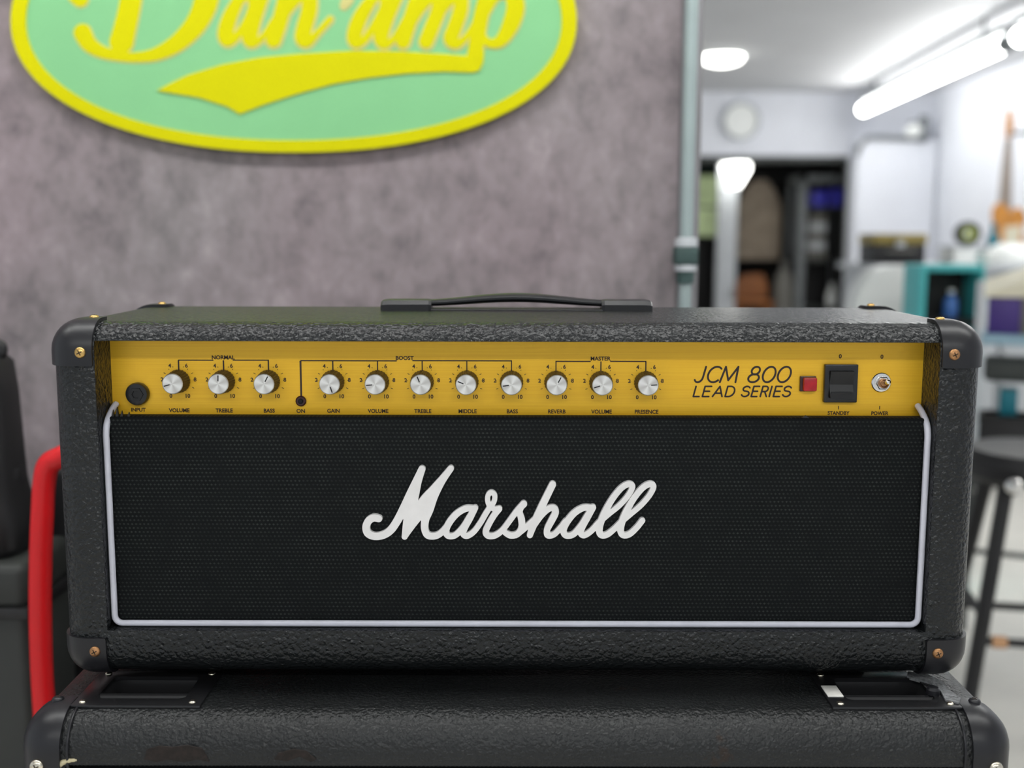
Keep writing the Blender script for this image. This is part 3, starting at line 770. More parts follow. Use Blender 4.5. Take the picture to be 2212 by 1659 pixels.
# white piping
r_ = .0026; xw = OX-.0028; zb = OZ0+.0028; yq = .0105; cr = .0065
half = [(xw-.0010, .0330, Z0+.2240), (xw-.0008, .0235, Z0+.2200), (xw-.0002, .0140, Z0+.2125), (xw, yq, Z0+.203), (xw, yq, Z0+.190), (xw, yq, Z0+.12), (xw, yq, zb+.03)]
half = half[:1] + [tuple(p) for p in catmull(half, 5)][1:]
half += [(xw-cr+cr*math.cos(R(a)), yq, zb+cr+cr*math.sin(R(a))) for a in (0, -18, -36, -54, -72, -90)]
left = [(-x, y, z) for x, y, z in half]
g = nb(); tube(g, left + [(-.15, yq, zb), (0, yq, zb), (.15, yq, zb)] + half[::-1], r_, 12); obj('piping', g, 'piping', amp)
# script logo
YL = .0095
mpL = lambda u, v, Y: P(740+u*.3255, 970+v*.3255, YL) + Vector((0, Y-YL, 0))
LG = [
 [(240,463,46),(205,458,48),(172,478,50),(156,518,50),(168,560,50),(212,580,48),(268,572,50),(318,540,52),(362,478,54),(408,392,58),(450,300,56),(490,212,50),(526,134,46)],
 [(528,134,44),(500,215,50),(470,310,72),(450,400,74),(430,490,58),(412,582,40)],
 [(412,582,38),(452,510,58),(500,425,88),(556,345,90),(612,268,66),(668,194,50),(718,130,42)],
 [(718,130,42),(660,212,48),(602,310,66),(566,400,76),(548,470,54),(545,530,48),(565,572,46),(612,578,44),(655,556,42),(700,505,42)],
 [(872,397,40),(820,396,42),(758,430,44),(706,492,46),(686,545,44),(702,577,40),(748,572,40),(800,520,42),(845,450,44),(880,392,40)],
 [(880,392,40),(845,460,44),(812,520,44),(800,560,42),(825,577,40),(870,550,38),(915,490,38),(950,430,38),(985,375,36)],
 [(1040,396,36),(1005,398,36),(975,375,36),(962,335,34),(970,300,34),(990,290,34),(1008,305,34),(1008,340,34),(992,372,34),(975,390,36)],
 [(1040,398,40),(1005,440,42),(970,500,42),(950,550,42),(968,576,42),(1012,574,40),(1060,540,38),(1110,475,38),(1155,415,40),(1202,366,46)],
 [(1185,385,42),(1175,420,40),(1188,470,46),(1188,525,44),(1160,565,42),(1115,574,42),(1080,556,38)],
 [(1150,572,40),(1200,535,38),(1250,490,38),(1300,445,38)],
 [(1394,236,46),(1350,325,48),(1300,430,50),(1265,510,48),(1243,572,40)],
 [(1270,510,38),(1320,440,40),(1370,396,42),(1405,395,44),(1412,425,46),(1385,480,46),(1358,535,42),(1362,572,42),(1402,568,38),(1445,525,38),(1480,480,38)],
 [(1655,392,40),(1602,390,42),(1540,424,44),(1488,486,46),(1466,540,44),(1482,574,40),(1530,568,40),(1582,512,42),(1625,445,44),(1662,388,40)],
 [(1662,388,42),(1625,455,44),(1592,515,44),(1580,555,42),(1603,573,40),(1650,545,38),(1700,490,38),(1762,436,36),(1838,374,36),(1896,308,36),(1924,250,38),(1900,233,40),(1848,262,40),(1784,342,42),(1732,440,46),(1705,520,46),(1712,568,42),(1752,570,40),(1805,530,38),(1855,480,38),(1912,432,36),(1982,372,36),(2038,306,36),(2064,250,38),(2040,233,40),(1988,262,40),(1924,342,42),(1872,440,46),(1846,520,46),(1856,568,42),(1900,568,40),(1950,525,38),(1990,475,38)],
]
g = nb()
strokes(g, [catmull(s_, 8) for s_ in LG], mpL, YL, .0136, 4.0)
obj('script_logo', g, 'white_logo', amp, 0)
# carrying handle
hx, hy, zt0 = .1262, .168, Z0+AH
hd = None
g = nb(); pts = []
for k in range(41):
    x = -.092 + .184*k/40; q = abs(x)/.092
    z = zt0+.0062 + .0052*(.5+.5*math.cos(math.pi*q))**1.0
    pts.append((x, hy, z))
tube(g, pts, [.0038+.0006*math.cos(math.pi*abs(p[0])/.092) for p in pts], 14, sy=2.5, upv=Vector((0, 0, 1)))
hd = obj('carrying_handle', g, 'handle', amp)
for s in (-1, 1):
    g = nb()
    sec = []
    for x, w, h in ((.0795, .013, .0090), (.082, .0145, .0100), (.120, .0165, .0100), (.1250, .0165, .0092), (hx, .0155, .0080)):
        sec.append([g.verts.new((s*x, hy+yy*w, zt0+zz*h)) for yy, zz in ((-1, 0), (1, 0), (1, .55), (.72, .92), (.3, 1), (-.3, 1), (-.72, .92), (-1, .55))])
    for i in range(len(sec)-1):
        for k in range(8): g.faces.new((sec[i][k], sec[i][(k+1) % 8], sec[i+1][(k+1) % 8], sec[i+1][k]))
    g.faces.new(sec[0]); g.faces.new(sec[-1][::-1])
    obj('handle_end', g, 'handle_end', hd, 25)
g = nb(); box(g, (-.08, hy-.014, zt0-.0004), (.08, hy+.014, zt0+.0010), .0004, 1); obj('handle_shadow_strip', g, 'black_matte', hd)  # thin black strip standing in for the contact shadow under the handle
for sx in (-1, 1):
    for Yv in (.068, AD-.035):
        g = nb(); lathe(g, [(.017, -.012), (.019, -.010), (.016, .0)], (sx*.29, Yv, Z0+.0005), 'Z', 20); obj('rubber_foot', g, 'rubber', amp)

# ------------------------------------------------------------------ left of the amplifier
# grey trunk with a black bag on it
yq0, yq1 = .40, .545
a = P(60, 1400, yq0); top = P(30, 1222, yq0).z
ct = thing('equipment_case', (a.x-.27, (yq0+yq1)/2, 0), 'tall dark grey equipment case by the wall, black bag on top', 'case')
g = nb(); box(g, (a.x-.5, yq0, .02), (a.x, yq1, top-.06), .012, 3); obj('case_body', g, 'case_grey', ct)
g = nb(); box(g, (a.x-.5, yq0, top-.056), (a.x, yq1, top), .012, 3); obj('case_lid', g, 'case_grey', ct)
g = nb(); box(g, (a.x-.502, yq0-.004, top-.066), (a.x+.004, yq1+.002, top-.052), .002, 2); obj('edge_band', g, 'black_matte', ct)
for sx in (a.x-.44, a.x-.06):
    for yy in (yq0+.03, yq1-.03):
        g = nb(); lathe(g, [(.02, 0), (.022, .02)], (sx, yy, 0), 'Z', 16); obj('foot', g, 'rubber', ct)
bx = P(-40, 1000, .47); bt = P(10, 765, .47).z; be = P(46, 1000, .47).x - bx.x
bgc = thing('gig_bag', (bx.x, .47, top), 'tall black soft bag standing on the grey case', 'bag')
g = nb(); sec = []
for z, w, d in ((0, 1.02, .8), (.04, 1.16, .95), (.16, 1.14, 1.0), (.24, 1.0, .95), (.36, .92, .85), (.80, .86, .75), (.96, .80, .66), (1.0, .62, .5)):
    sec.append([g.verts.new((bx.x+be*w*math.copysign(abs(math.cos(t))**.6, math.cos(t)), .47+.06*d*math.copysign(abs(math.sin(t))**.6, math.sin(t)), top+z*(bt-top))) for t in [2*math.pi*k/28 for k in range(28)]])
for i in range(len(sec)-1):
    for k in range(28): g.faces.new((sec[i][k], sec[i][(k+1) % 28], sec[i+1][(k+1) % 28], sec[i+1][k]))
g.faces.new(sec[0]); g.faces.new(sec[-1]); obj('bag_body', g, 'black', bgc, 40)
g = nb(); z2_ = P(10, 735, .47).z
tube(g, catmull([(bx.x-.02, .47, bt-.01), (bx.x-.015, .47, bt+.012), (bx.x+be*.55, .47, z2_-.004), (bx.x+be*.70, .47, z2_-.012), (bx.x+be*.6, .47, bt-.004)], 6), .006, 10); obj('top_loop', g, 'black_matte', bgc)
g = nb(); zs = P(10, 1020, .47).z; lathe(g, [(be*1.0, -.008), (be*1.01, 0), (be*1.0, .008)], (bx.x, .47, zs), 'Z', 28); 
for v in g.verts: v.co.y = .47+(v.co.y-.47)*.55
obj('strap', g, 'black_matte', bgc)
# red hand truck
yh = .355
ht = thing('hand_truck', (P(95, 1500, yh).x+.12, yh+.05, 0), 'red tubular hand truck standing behind the amplifier', 'hand truck')
px_ = [(103, 1660), (97, 1560), (90, 1440), (87, 1320), (88, 1200), (92, 1100), (96, 1040), (104, 1006), (126, 990)]
L = []
xr = .12
lp = [P(x, y, yh) for x, y in px_]
xm = lp[1].x + xr
for p in lp: L.append((p.x, yh, p.z))
L = [(L[0][0]+.012, yh, .16)] + L
Lr = [(2*xm-x, y, z) for x, y, z in L]
g = nb(); pth = catmull(L + [(xm-.06, yh, L[-1][2]+.006), (xm+.06, yh, L[-1][2]+.006)] + Lr[::-1], 6)
tube(g, pth, .0125, 14); obj('frame_tube', g, 'red', ht)
for z in (.28, .52):
    g = nb(); tube(g, [(xm-xr-.004, yh, z), (xm+xr+.004, yh, z)], .010, 12); obj('crossbar', g, 'red', ht)
g = nb(); box(g, (xm-.10, yh-.005, .006), (xm+.10, yh+.17, .012), .002); box(g, (xm-.10, yh-.005, .006), (xm+.10, yh+.001, .20), .002); obj('toe_plate', g, 'red', ht)
for s in (-1, 1):
    g = nb(); lathe(g, [(.05, -.022), (.085, -.02), (.092, -.01), (.092, .01), (.085, .02), (.05, .022)], (xm+s*.075, yh+.09, .092), 'X', 28); w = obj('wheel', g, 'rubber', ht)
    g = nb(); lathe(g, [(.045, -.026), (.05, -.02), (.05, .02), (.045, .026)], (xm+s*.075, yh+.09, .092), 'X', 20); obj('hub', g, 'lightgrey', w)
g = nb(); tube(g, [(xm-.10, yh+.09, .092), (xm+.10, yh+.09, .092)], .008, 10)
for s in (-1, 1): tube(g, [(xm+s*.102, yh+.09, .092), (xm+s*(xr-.01), yh, .25)], .008, 10)
obj('axle', g, 'red', ht)
# black case behind it
a = P(84, 1010, .56)
bc = thing('flight_case', (a.x+.3, .67, 0), 'black flight case standing against the wall behind the red hand truck', 'case')
g = nb(); box(g, (a.x, .555, .03), (a.x+.6, .785, a.z), .012, 3); obj('case_body', g, 'black', bc)
for q in (0, .59):
    g = nb(); box(g, (a.x-.002+q, .553, .03), (a.x+.012+q, .57, a.z-.01), .002); obj('edge_strip', g, 'darkgrey', bc)
for sx in (.08, .52):
    g = nb(); lathe(g, [(.02, 0), (.022, .032)], (a.x+sx, .65, 0), 'Z', 14); obj('foot', g, 'rubber', bc)

# ------------------------------------------------------------------ right of the amplifier: workshop
def bx_px(bm, x0, y0, x1, y1, Y, dep, r=.006, seg=2, mi=0):
    a = P(x0, y1, Y); b = P(x1, y0, Y); return box(bm, (a.x, Y, min(a.z, b.z)), (b.x, Y+dep, max(a.z, b.z)), r, seg, mi)
# white rounded cabinet
Y = 3.25; a = P(1852, 575, Y); b = P(1976, 590, Y)
wc = thing('white_cabinet', ((a.x+b.x)/2, Y+.2, 0), 'white round-topped cabinet beside the teal locker', 'cabinet')
g = nb(); z = a.z; w = b.x-a.x; ol = [(a.x, 0), (b.x, 0), (b.x, z-.02), (b.x-.01, z), (b.x-.08, z+.0), (a.x+w*.35, z-.012), (a.x+w*.16, z-.045), (a.x+w*.05, z-.09), (a.x, z-.16)]
prism(g, ol, lambda u, v: Vector((u, Y, v+.05*(v < .01))), lambda u, v: Vector((u, Y+.13, v+.05*(v < .01)))); obj('cabinet_body', g, 'white', wc, 25)
g = nb(); box(g, (a.x+.02, Y-.012, .12), (b.x-.02, Y, z-.2), .004); dd = obj('door', g, 'white', wc)
g = nb(); tube(g, [(b.x-.05, Y-.03, .5), (b.x-.05, Y-.03, .62)], .006, 10); obj('handle', g, 'lightgrey', dd)
g = nb(); box(g, (a.x+.01, Y+.01, 0), (b.x-.01, Y+.12, .05)); obj('plinth', g, 'midgrey', wc, 0)
# teal locker, open front, bottle inside
Y = 2.78; a = P(1990, 572, Y); b = P(2130, 572, Y); zt2 = a.z; fl = .03
tl = thing('teal_locker', ((a.x+b.x)/2, Y+.08, 0), 'teal open-fronted locker with dark inside and a blue bottle in it', 'locker')
wl = P(2003, 600, Y).x - a.x
g = nb(); box(g, (a.x, Y, 0), (a.x+wl, Y+.16, zt2), .004); obj('side_panel', g, 'teal', tl)
g = nb(); box(g, (b.x-.012, Y, 0), (b.x, Y+.16, zt2), .004); obj('side_panel', g, 'teal', tl)
g = nb(); box(g, (a.x+wl, Y, zt2-.022), (b.x-.012, Y+.16, zt2), .004); obj('top_panel', g, 'teal', tl)
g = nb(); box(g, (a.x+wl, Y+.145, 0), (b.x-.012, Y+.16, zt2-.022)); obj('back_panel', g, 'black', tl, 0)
zsh = P(2050, 690, Y).z
for z in (zsh, .45):
    g = nb(); box(g, (a.x+wl, Y+.01, z-.02), (b.x-.012, Y+.145, z), .002); obj('shelf', g, 'black', tl)
def bottle(c, r, h, label, m, mc, cat='bottle'):
    o = thing('bottle', c, label, cat)
    g = nb(); lathe(g, [(r*.9, 0), (r, h*.04), (r, h*.55), (r*.8, h*.68), (r*.4, h*.80), (r*.36, h*.88)], c, 'Z', 20); obj('bottle_body', g, m, o)
    g = nb(); lathe(g, [(r*.45, h*.86), (r*.45, h*.99), (r*.40, h)], c, 'Z', 16); obj('cap', g, mc, o)
    return o
q = P(2052, 690, Y+.07); zb_h = P(2052, 625, Y+.07).z - zsh
bottle((q.x, Y+.07, zsh), .024, zb_h, 'blue bottle standing inside the teal locker', 'bottle_blue', 'white')
# jar on the locker
q = P(2116, 600, Y+.1)
jx = P(2114, 600, Y+.12).x
o = thing('white_jar', (jx, Y+.08, zt2), 'round white jar standing on the teal locker', 'jar')
g = nb(); r = .03; lathe(g, [(r*.6, 0), (r*.92, r*.35), (r, r*.8), (r*.92, r*1.25), (r*.6, r*1.6)], (jx, Y+.08, zt2), 'Z', 20); obj('jar_body', g, 'white', o)
g = nb(); lathe(g, [(r*.62, r*1.58), (r*.62, r*1.85), (r*.5, r*1.95)], (jx, Y+.08, zt2), 'Z', 20); obj('lid', g, 'lightgrey', o)
# counter at the back with boxes
Y = 4.3; a = P(1890, 572, Y); b = P(2205, 572, Y)
co = thing('counter', ((a.x+b.x)/2, Y+.3, 0), 'grey workshop counter behind the teal locker', 'counter')
zc_ = a.z
g = nb(); box(g, (a.x, Y, zc_-.03), (b.x+.25, Y+.6, zc_), .004); obj('worktop', g, 'lightgrey', co)
for i in range(3):
    x0 = a.x+.03 + i*(b.x+.2-a.x)/3
    g = nb(); box(g, (x0, Y+.03, .06), (x0+(b.x+.2-a.x)/3-.01, Y+.57, zc_-.03), .003); u = obj('cupboard', g, 'lightgrey', co)
    g = nb(); box(g, (x0+.01, Y+.014, .1), (x0+(b.x+.2-a.x)/3-.02, Y+.03, zc_-.06), .003); obj('door', g, 'lightgrey', u)
g = nb(); box(g, (a.x+.03, Y+.06, 0), (b.x+.2, Y+.56, .06)); obj('plinth', g, 'darkgrey', co, 0)
tb = thing('toolbox', (P(1948, 570, Y+.1).x, Y+.2, zc_), 'black toolbox with olive lid on the counter by the wall', 'toolbox')
l_ = P(1885, 560, Y+.1); r2 = P(2003, 505, Y+.1); zm_ = P(1900, 528, Y+.1).z
g = nb(); box(g, (l_.x, Y+.1, zc_), (r2.x, Y+.32, zm_), .01); obj('box_body', g, 'black', tb)
g = nb(); box(g, (l_.x-.004, Y+.096, zm_), (r2.x+.004, Y+.324, r2.z), .01); obj('lid', g, 'olive', tb)
g = nb(); mx = (l_.x+r2.x)/2; tube(g, catmull([(mx-.06, Y+.09, zm_-.03), (mx-.05, Y+.075, zm_-.03), (mx+.05, Y+.075, zm_-.03), (mx+.06, Y+.09, zm_-.03)], 4), .006, 8); obj('handle', g, 'taupe', tb)
g = nb(); box(g, (mx-.02, Y+.088, zm_-.012), (mx+.02, Y+.097, zm_+.016), .002); obj('latch', g, 'lightgrey', tb)
wb = thing('white_box', (P(2092, 545, Y+.15).x, Y+.25, zc_), 'low white box on the counter with a tape roll on it', 'box')
a = P(2062, 545, Y+.15); b = P(2125, 532, Y+.15)
g = nb(); box(g, (a.x, Y+.15, zc_), (b.x, Y+.35, b.z-.012), .006); obj('box_body', g, 'white', wb)
g = nb(); box(g, (a.x-.004, Y+.146, b.z-.012), (b.x+.004, Y+.354, b.z), .004); obj('lid', g, 'lightgrey', wb)
c = P(2084, 505, Y+.25); rr0 = c.z - b.z
tr = thing('tape_roll', (c.x, Y+.25, b.z), 'lime and black tape roll standing on the white box', 'tape')
g = nb(); lathe(g, [(rr0*.5, -.02), (rr0, -.02), (rr0, .02), (rr0*.5, .02), (rr0*.5, -.02)], (c.x+.012, Y+.25, c.z), '-Y', 28, capstart=False, capend=False); obj('tape', g, 'darkgrey', tr)
g = nb(); lathe(g, [(rr0*.35, -.024), (rr0*.55, -.024), (rr0*.55, .026), (rr0*.35, .026), (rr0*.35, -.024)], (c.x+.012, Y+.25, c.z), '-Y', 24, capstart=False, capend=False); obj('core', g, 'lime', tr)
q = P(2143, 560, Y+.52); bottle((q.x, Y+.52, zc_), .030, P(2143, 483, Y+.52).z-zc_, 'teal bottle on the counter behind the white bowl', 'teal_deep', 'teal_deep')
# white bowl upside down on a cream crate
Y = 2.4
cr_ = thing('cream_crate', (P(2190, 690, Y).x, Y+.3, 0), 'cream-topped crate with a purple front and a grey side', 'crate')
# shelf rack that carries it
ra = thing('shelf_rack', (P(2180, 1000, Y).x, Y+.3, 0), 'white-posted shelf rack with pale blue board right of the amplifier', 'shelf')
x0 = P(2107, 700, Y).x; x1 = x0+.62; y0_, y1_ = Y, Y+.22
zA = P(2150, 722, Y).z; zBd = P(2150, 1000, Y).z
for z, m in ((zA, 'ice_blue'), (zBd, 'teal_deep')):
    g = nb(); box(g, (x0+.002, y0_, z-.03), (x1, y1_, z), .003); obj('shelf_board', g, m, ra)
ptop = P(2115, 612, Y).z
for (xx_, yy_) in ((x0+.008, y0_+.008), (x1-.008, y0_+.008), (x0+.008, y1_-.008), (x1-.008, y1_-.008)):
    g = nb(); box(g, (xx_-.010, yy_-.012, zBd-.03), (xx_+.010, yy_+.012, ptop if yy_ < Y+.3 else ptop+.02), .002); obj('post', g, 'lightgrey', ra)
for (xx_, yy_) in ((x0+.014, y0_+.012), (x1-.014, y0_+.012), (x0+.014, y1_-.012), (x1-.014, y1_-.012)):
    g = nb(); tube(g, [(xx_, yy_, 0), (xx_, yy_, zBd-.028)], .011, 10); obj('leg', g, 'darkgrey', ra)
zst = P(2115, 1190, Y).z
g = nb(); tube(g, [(x0+.014, y0_+.012, zst), (x1-.014, y0_+.012, zst)], .009, 10); obj('stretcher', g, 'darkgrey', ra)
# crate: rotated box on the top board
cx0 = x0+.032; zc0 = zA; zc1 = P(2128, 640, Y+.05).z
g = nb(); box(g, (cx0, Y+.035, zc0), (cx0+.05+.04, Y+.13, zc1), .004); obj('front_panel', g, 'purple', cr_)
g = nb(); box(g, (cx0+.09, Y+.035, zc0), (cx0+.46, Y+.13, zc1), .004); obj('side_panel', g, 'taupe', cr_)
g = nb(); zr = P(2212, 585, Y+.05).z
v = [g.verts.new(p) for p in ((cx0-.012, Y+.025, zc1), (cx0+.47, Y+.025, zc1), (cx0+.47, Y+.20, zc1), (cx0-.012, Y+.20, zc1), (cx0-.012, Y+.025, zc1+.012), (cx0+.47, Y+.025, zc1+.17), (cx0+.47, Y+.20, zc1+.215), (cx0-.012, Y+.20, zc1+.045))]
for q_ in ((0,3,2,1), (4,5,6,7), (0,1,5,4), (1,2,6,5), (2,3,7,6), (3,0,4,7)): g.faces.new([v[i] for i in q_])
obj('sloping_top', g, 'cream', cr_, 0)
# white bowl on the counter
q = P(2185, 560, 4.42); c = (q.x+.03, 4.5, zc_)
o = thing('white_bowl', c, 'large white upturned bowl on the grey counter', 'bowl')
rb = (P(2212, 550, 4.5).x - P(2135, 550, 4.5).x)*.78; hb = P(2180, 527, 4.5).z - zc_
g = nb(); lathe(g, [(rb, 0), (rb*1.02, hb*.12), (rb*.97, hb*.4), (rb*.82, hb*.7), (rb*.6, hb*.9), (rb*.4, hb)], c, 'Z', 32); obj('bowl_body', g, 'white', o)
g = nb(); lathe(g, [(rb*.38, hb*.98), (rb*.38, hb*1.08), (rb*.33, hb*1.08)], c, 'Z', 28); obj('foot_ring', g, 'white', o)
# grey machine under the top board
mz0 = P(2150, 832, Y).z; mz1 = P(2150, 748, Y).z
# items standing on the lower board
tbx = thing('black_bin', (x0+.13, Y+.2, zBd), 'black plastic bin on the lower board of the shelf rack', 'bin')
bz = P(2150, 897, Y+.02).z
g = nb(); box(g, (x0+.025, Y+.02, zBd), (x0+.17, Y+.17, bz), .008); obj('bin_body', g, 'black', tbx)
g = nb(); box(g, (x0+.022, Y+.016, bz-.02), (x0+.173, Y+.174, bz), .005); obj('rim', g, 'black_matte', tbx)
tlx = thing('teal_carton', (x0+.07, Y+.15, bz), 'small deep teal carton on the black bin', 'carton')
g = nb(); a = P(2134, 895, Y+.06); b = P(2173, 838, Y+.06); box(g, (a.x, Y+.06, bz), (b.x, Y+.15, b.z), .003); obj('carton_body', g, 'teal_deep', tlx)
g = nb(); box(g, (a.x-.001, Y+.095, b.z-.0005), (b.x+.001, Y+.117, b.z+.001)); obj('carton_tape', g, 'taupe', tlx, 0)
mc = thing('grey_machine', (x0+.3, Y+.25, zBd), 'dark grey rounded machine on the lower board of the shelf rack', 'machine')
g = nb(); box(g, (x0+.19, Y+.03, zBd), (x0+.5, Y+.20, mz1-.04), .03, 4); obj('machine_body', g, 'darkgrey', mc)
g = nb(); box(g, (x0+.03, Y+.10, mz0), (x0+.25, Y+.20, mz1-.04), .02, 4); obj('machine_arm', g, 'darkgrey', mc)
g = nb(); box(g, (x0+.22, Y+.05, mz1-.042), (x0+.46, Y+.18, mz1-.034), .004); obj('top_plate', g, 'lime', mc)
g = nb(); lathe(g, [(.03, 0), (.03, .012), (.02, .02)], (x0+.26, Y+.03, zBd+.2), '-Y', 20); obj('dial', g, 'lightgrey', mc)
# the rack stands turned a little, with all it carries
for t_ in (ra, cr_, tbx, tlx, mc):
    pv = Vector((x0, Y, 0)); Rz = Matrix.Rotation(R(-23), 3, 'Z')
    t_.location = pv + Rz @ (Vector(t_.location)-pv); t_.rotation_euler.z = R(-23)
# bar stool
Ys = 1.55
sx_ = P(2235, 1020, Ys).x; zs_ = P(2212, 1012, Ys).z
st = thing('bar_stool', (sx_, Ys, 0), 'black bar stool with splayed legs on the pale floor', 'stool')
g = nb(); lathe(g, [(.02, -.02), (.15, -.02), (.165, -.005), (.165, .02), (.14, .045), (.02, .05)], (sx_, Ys, zs_), 'Z', 32); obj('seat', g, 'black', st)
g = nb(); lathe(g, [(.012, -.02), (.018, -.008), (.018, .008), (.012, .02)], (P(2167, 1003, Ys-.1).x, Ys-.16, zs_-.005), '-Y', 16); obj('bolt', g, 'chrome', st)
feet = []
for k, an in enumerate((215, 305, 35, 125)):
    t_ = R(an); p0 = Vector((sx_+.11*math.cos(t_), Ys+.11*math.sin(t_), zs_-.02)); p1 = Vector((sx_+.24*math.cos(t_), Ys+.24*math.sin(t_), 0.012)); feet.append((p0, p1))
    g = nb(); tube(g, [p0, p1], .0165, 12); lg = obj('leg', g, 'black', st)
    g = nb(); tube(g, [p1+(p0-p1)*.02, p1-Vector((0, 0, .012))], .019, 12); obj('foot_cap', g, 'rubber', lg)
for k in range(4):
    A = feet[k]; B = feet[(k+1) % 4]; f_ = .52 if k % 2 == 0 else .44
    g = nb(); tube(g, [A[0].lerp(A[1], f_), B[0].lerp(B[1], f_)], .010, 10); rg_ = obj('rung', g, 'black', st)
    if k == 0: g = nb(); pa, pb = A[0].lerp(A[1], f_), B[0].lerp(B[1], f_); tube(g, [pa.lerp(pb, .10), pa.lerp(pb, .22)], .014, 10); obj('rung_wrap', g, 'skin_tan', rg_)
# guitar hanging on the right wall
Yg = 6.6; gx = P(2172, 400, Yg).x
gt = thing('hanging_guitar', (gx, Yg, P(2172, 520, Yg).z), 'amber wooden guitar hanging by its neck from a rod on the white wall', 'guitar')
zz = lambda y: P(2172, y, Yg).z
g = nb(); prism(g, [(gx-.022, zz(300)), (gx+.018, zz(300)), (gx+.045, zz(455)), (gx-.042, zz(455))], lambda u, v: Vector((u, Yg-.02, v)), lambda u, v: Vector((u, Yg+.01, v))); obj('neck', g, 'neck_wood', gt, 0)
g = nb(); prism(g, [(gx-.025, zz(298)), (gx+.022, zz(298)), (gx+.03, zz(270)), (gx+.010, zz(238)), (gx-.018, zz(236)), (gx-.03, zz(262))], lambda u, v: Vector((u, Yg-.016, v)), lambda u, v: Vector((u, Yg+.006, v))); obj('headstock', g, 'skin_tan', gt, 0)
g = nb(); ol = catmull([(gx-.07, zz(448)), (gx-.03, zz(438)), (gx+.0, zz(446)), (gx+.04, zz(458)), (gx+.09, zz(448)), (gx+.14, zz(470)), (gx+.12, zz(496)), (gx+.14, zz(525)), (gx+.10, zz(556)), (gx+.0, zz(562)), (gx-.06, zz(548)), (gx-.08, zz(518)), (gx-.05, zz(494)), (gx-.07, zz(472))], 5, True)
prism(g, ol, lambda u, v: Vector((u, Yg-.03, v)), lambda u, v: Vector((u, Yg+.02, v))); gbd = obj('body', g, 'orange_wood', gt, 0)
g = nb(); prism(g, [(gx+.0, zz(490)), (gx+.11, zz(486)), (gx+.09, zz(540)), (gx+.0, zz(545))], lambda u, v: Vector((u, Yg-.034, v)), lambda u, v: Vector((u, Yg-.03, v))); obj('pickguard', g, 'cream', gbd, 0)
rod = thing('wall_rod', (XR, Yg, zz(288)), 'thin dark rod sticking out of the white wall above the guitar', 'hook')
g = nb(); tube(g, [(XR+.0, Yg, zz(286)), (gx+.04, Yg, zz(288)), (gx, Yg-.03, zz(292))], .012, 10); obj('rod_bar', g, 'darkgrey', rod)
g = nb(); lathe(g, [(.04, -.03), (.04, -.002)], (XR, Yg, zz(286)), 'X', 18); obj('wall_plate', g, 'darkgrey', rod)

# ------------------------------------------------------------------ things in the dark back room
Yb = 10.2
# green window
g = nb(); wz0 = P(1530, 512, yb-.02).z; wz1 = P(1530, 352, yb-.02).z; wx0 = P(1498, 400, yb).x; wx1 = P(1560, 400, yb).x
wn = obj('window_1', box(nb(), (wx0, yb-.02, wz0), (wx1, yb-.005, wz1)), 'green_glass', None, 0, kind='structure')
g = nb()
box(g, (wx0-.02, yb-.05, wz1-.14), (wx1+.02, yb-.002, wz1+.02), .004); obj('blind', g, 'dark_teal', wn)
for z in (wz0, (wz0+wz1)/2-.08):
    g = nb(); box(g, (wx0-.02, yb-.035, z-.015), (wx1+.02, yb-.002, z+.015), .003); obj('glazing_bar', g, 'lightgrey', wn)
def simple(name, label, cat, parts, base):
    o = thing(name, base, label, cat)
    for nm, bm_, m in parts: obj(nm, bm_, m, o, 30)
    return o
Yq = 11.2; a = P(1500, 520, Yq); b = P(1546, 520, Yq)
simple('black_speaker', 'black speaker box standing under the green window', 'speaker', [('speaker_body', box(nb(), (a.x, Yq, .0), (b.x, Yq+.3, a.z), .01), 'black'), ('speaker_grille', box(nb(), (a.x+.02, Yq-.012, .1), (b.x-.02, Yq, a.z-.06), .004), 'black_matte')], ((a.x+b.x)/2, Yq+.15, 0))
# white door standing open, lit at the top
Yd = YF+.35; a = P(1553, 350, Yd); b = P(1596, 350, Yd); 
g = nb(); box(g, (a.x, Yd, .01), (b.x, Yd+.05, P(1570, 346, Yd).z), .004)
dr_ = obj('door_1', g, 'lightgrey', kind='structure')
g = nb(); zk = P(1580, 620, Yd).z; tube(g, [(b.x-.03, Yd-.04, zk), (b.x-.03, Yd-.04, zk-.12)], .01, 10); obj('door_handle', g, 'midgrey', dr_)
ylm = Yd-.16; q0 = P(1592, 352, ylm); q1 = P(1622, 352, ylm); zq0 = P(1600, 404, ylm).z
o = thing('wall_lamp', ((q0.x+q1.x)/2, ylm, zq0), 'bright white shaded lamp at the top of the doorway', 'lamp')
g = nb(); tube(g, [(q0.x-.015, ylm, q0.z), (q0.x-.01, ylm, q0.z-.06), (q0.x-.02, ylm, zq0)], [.13, .13, .05], 20); obj('lamp_shade', g, 'dome', o)
g = nb(); tube(g, [(q0.x-.02, ylm, q0.z), (q0.x-.02, ylm, CEIL)], .01, 8); obj('cord', g, 'darkgrey', o)
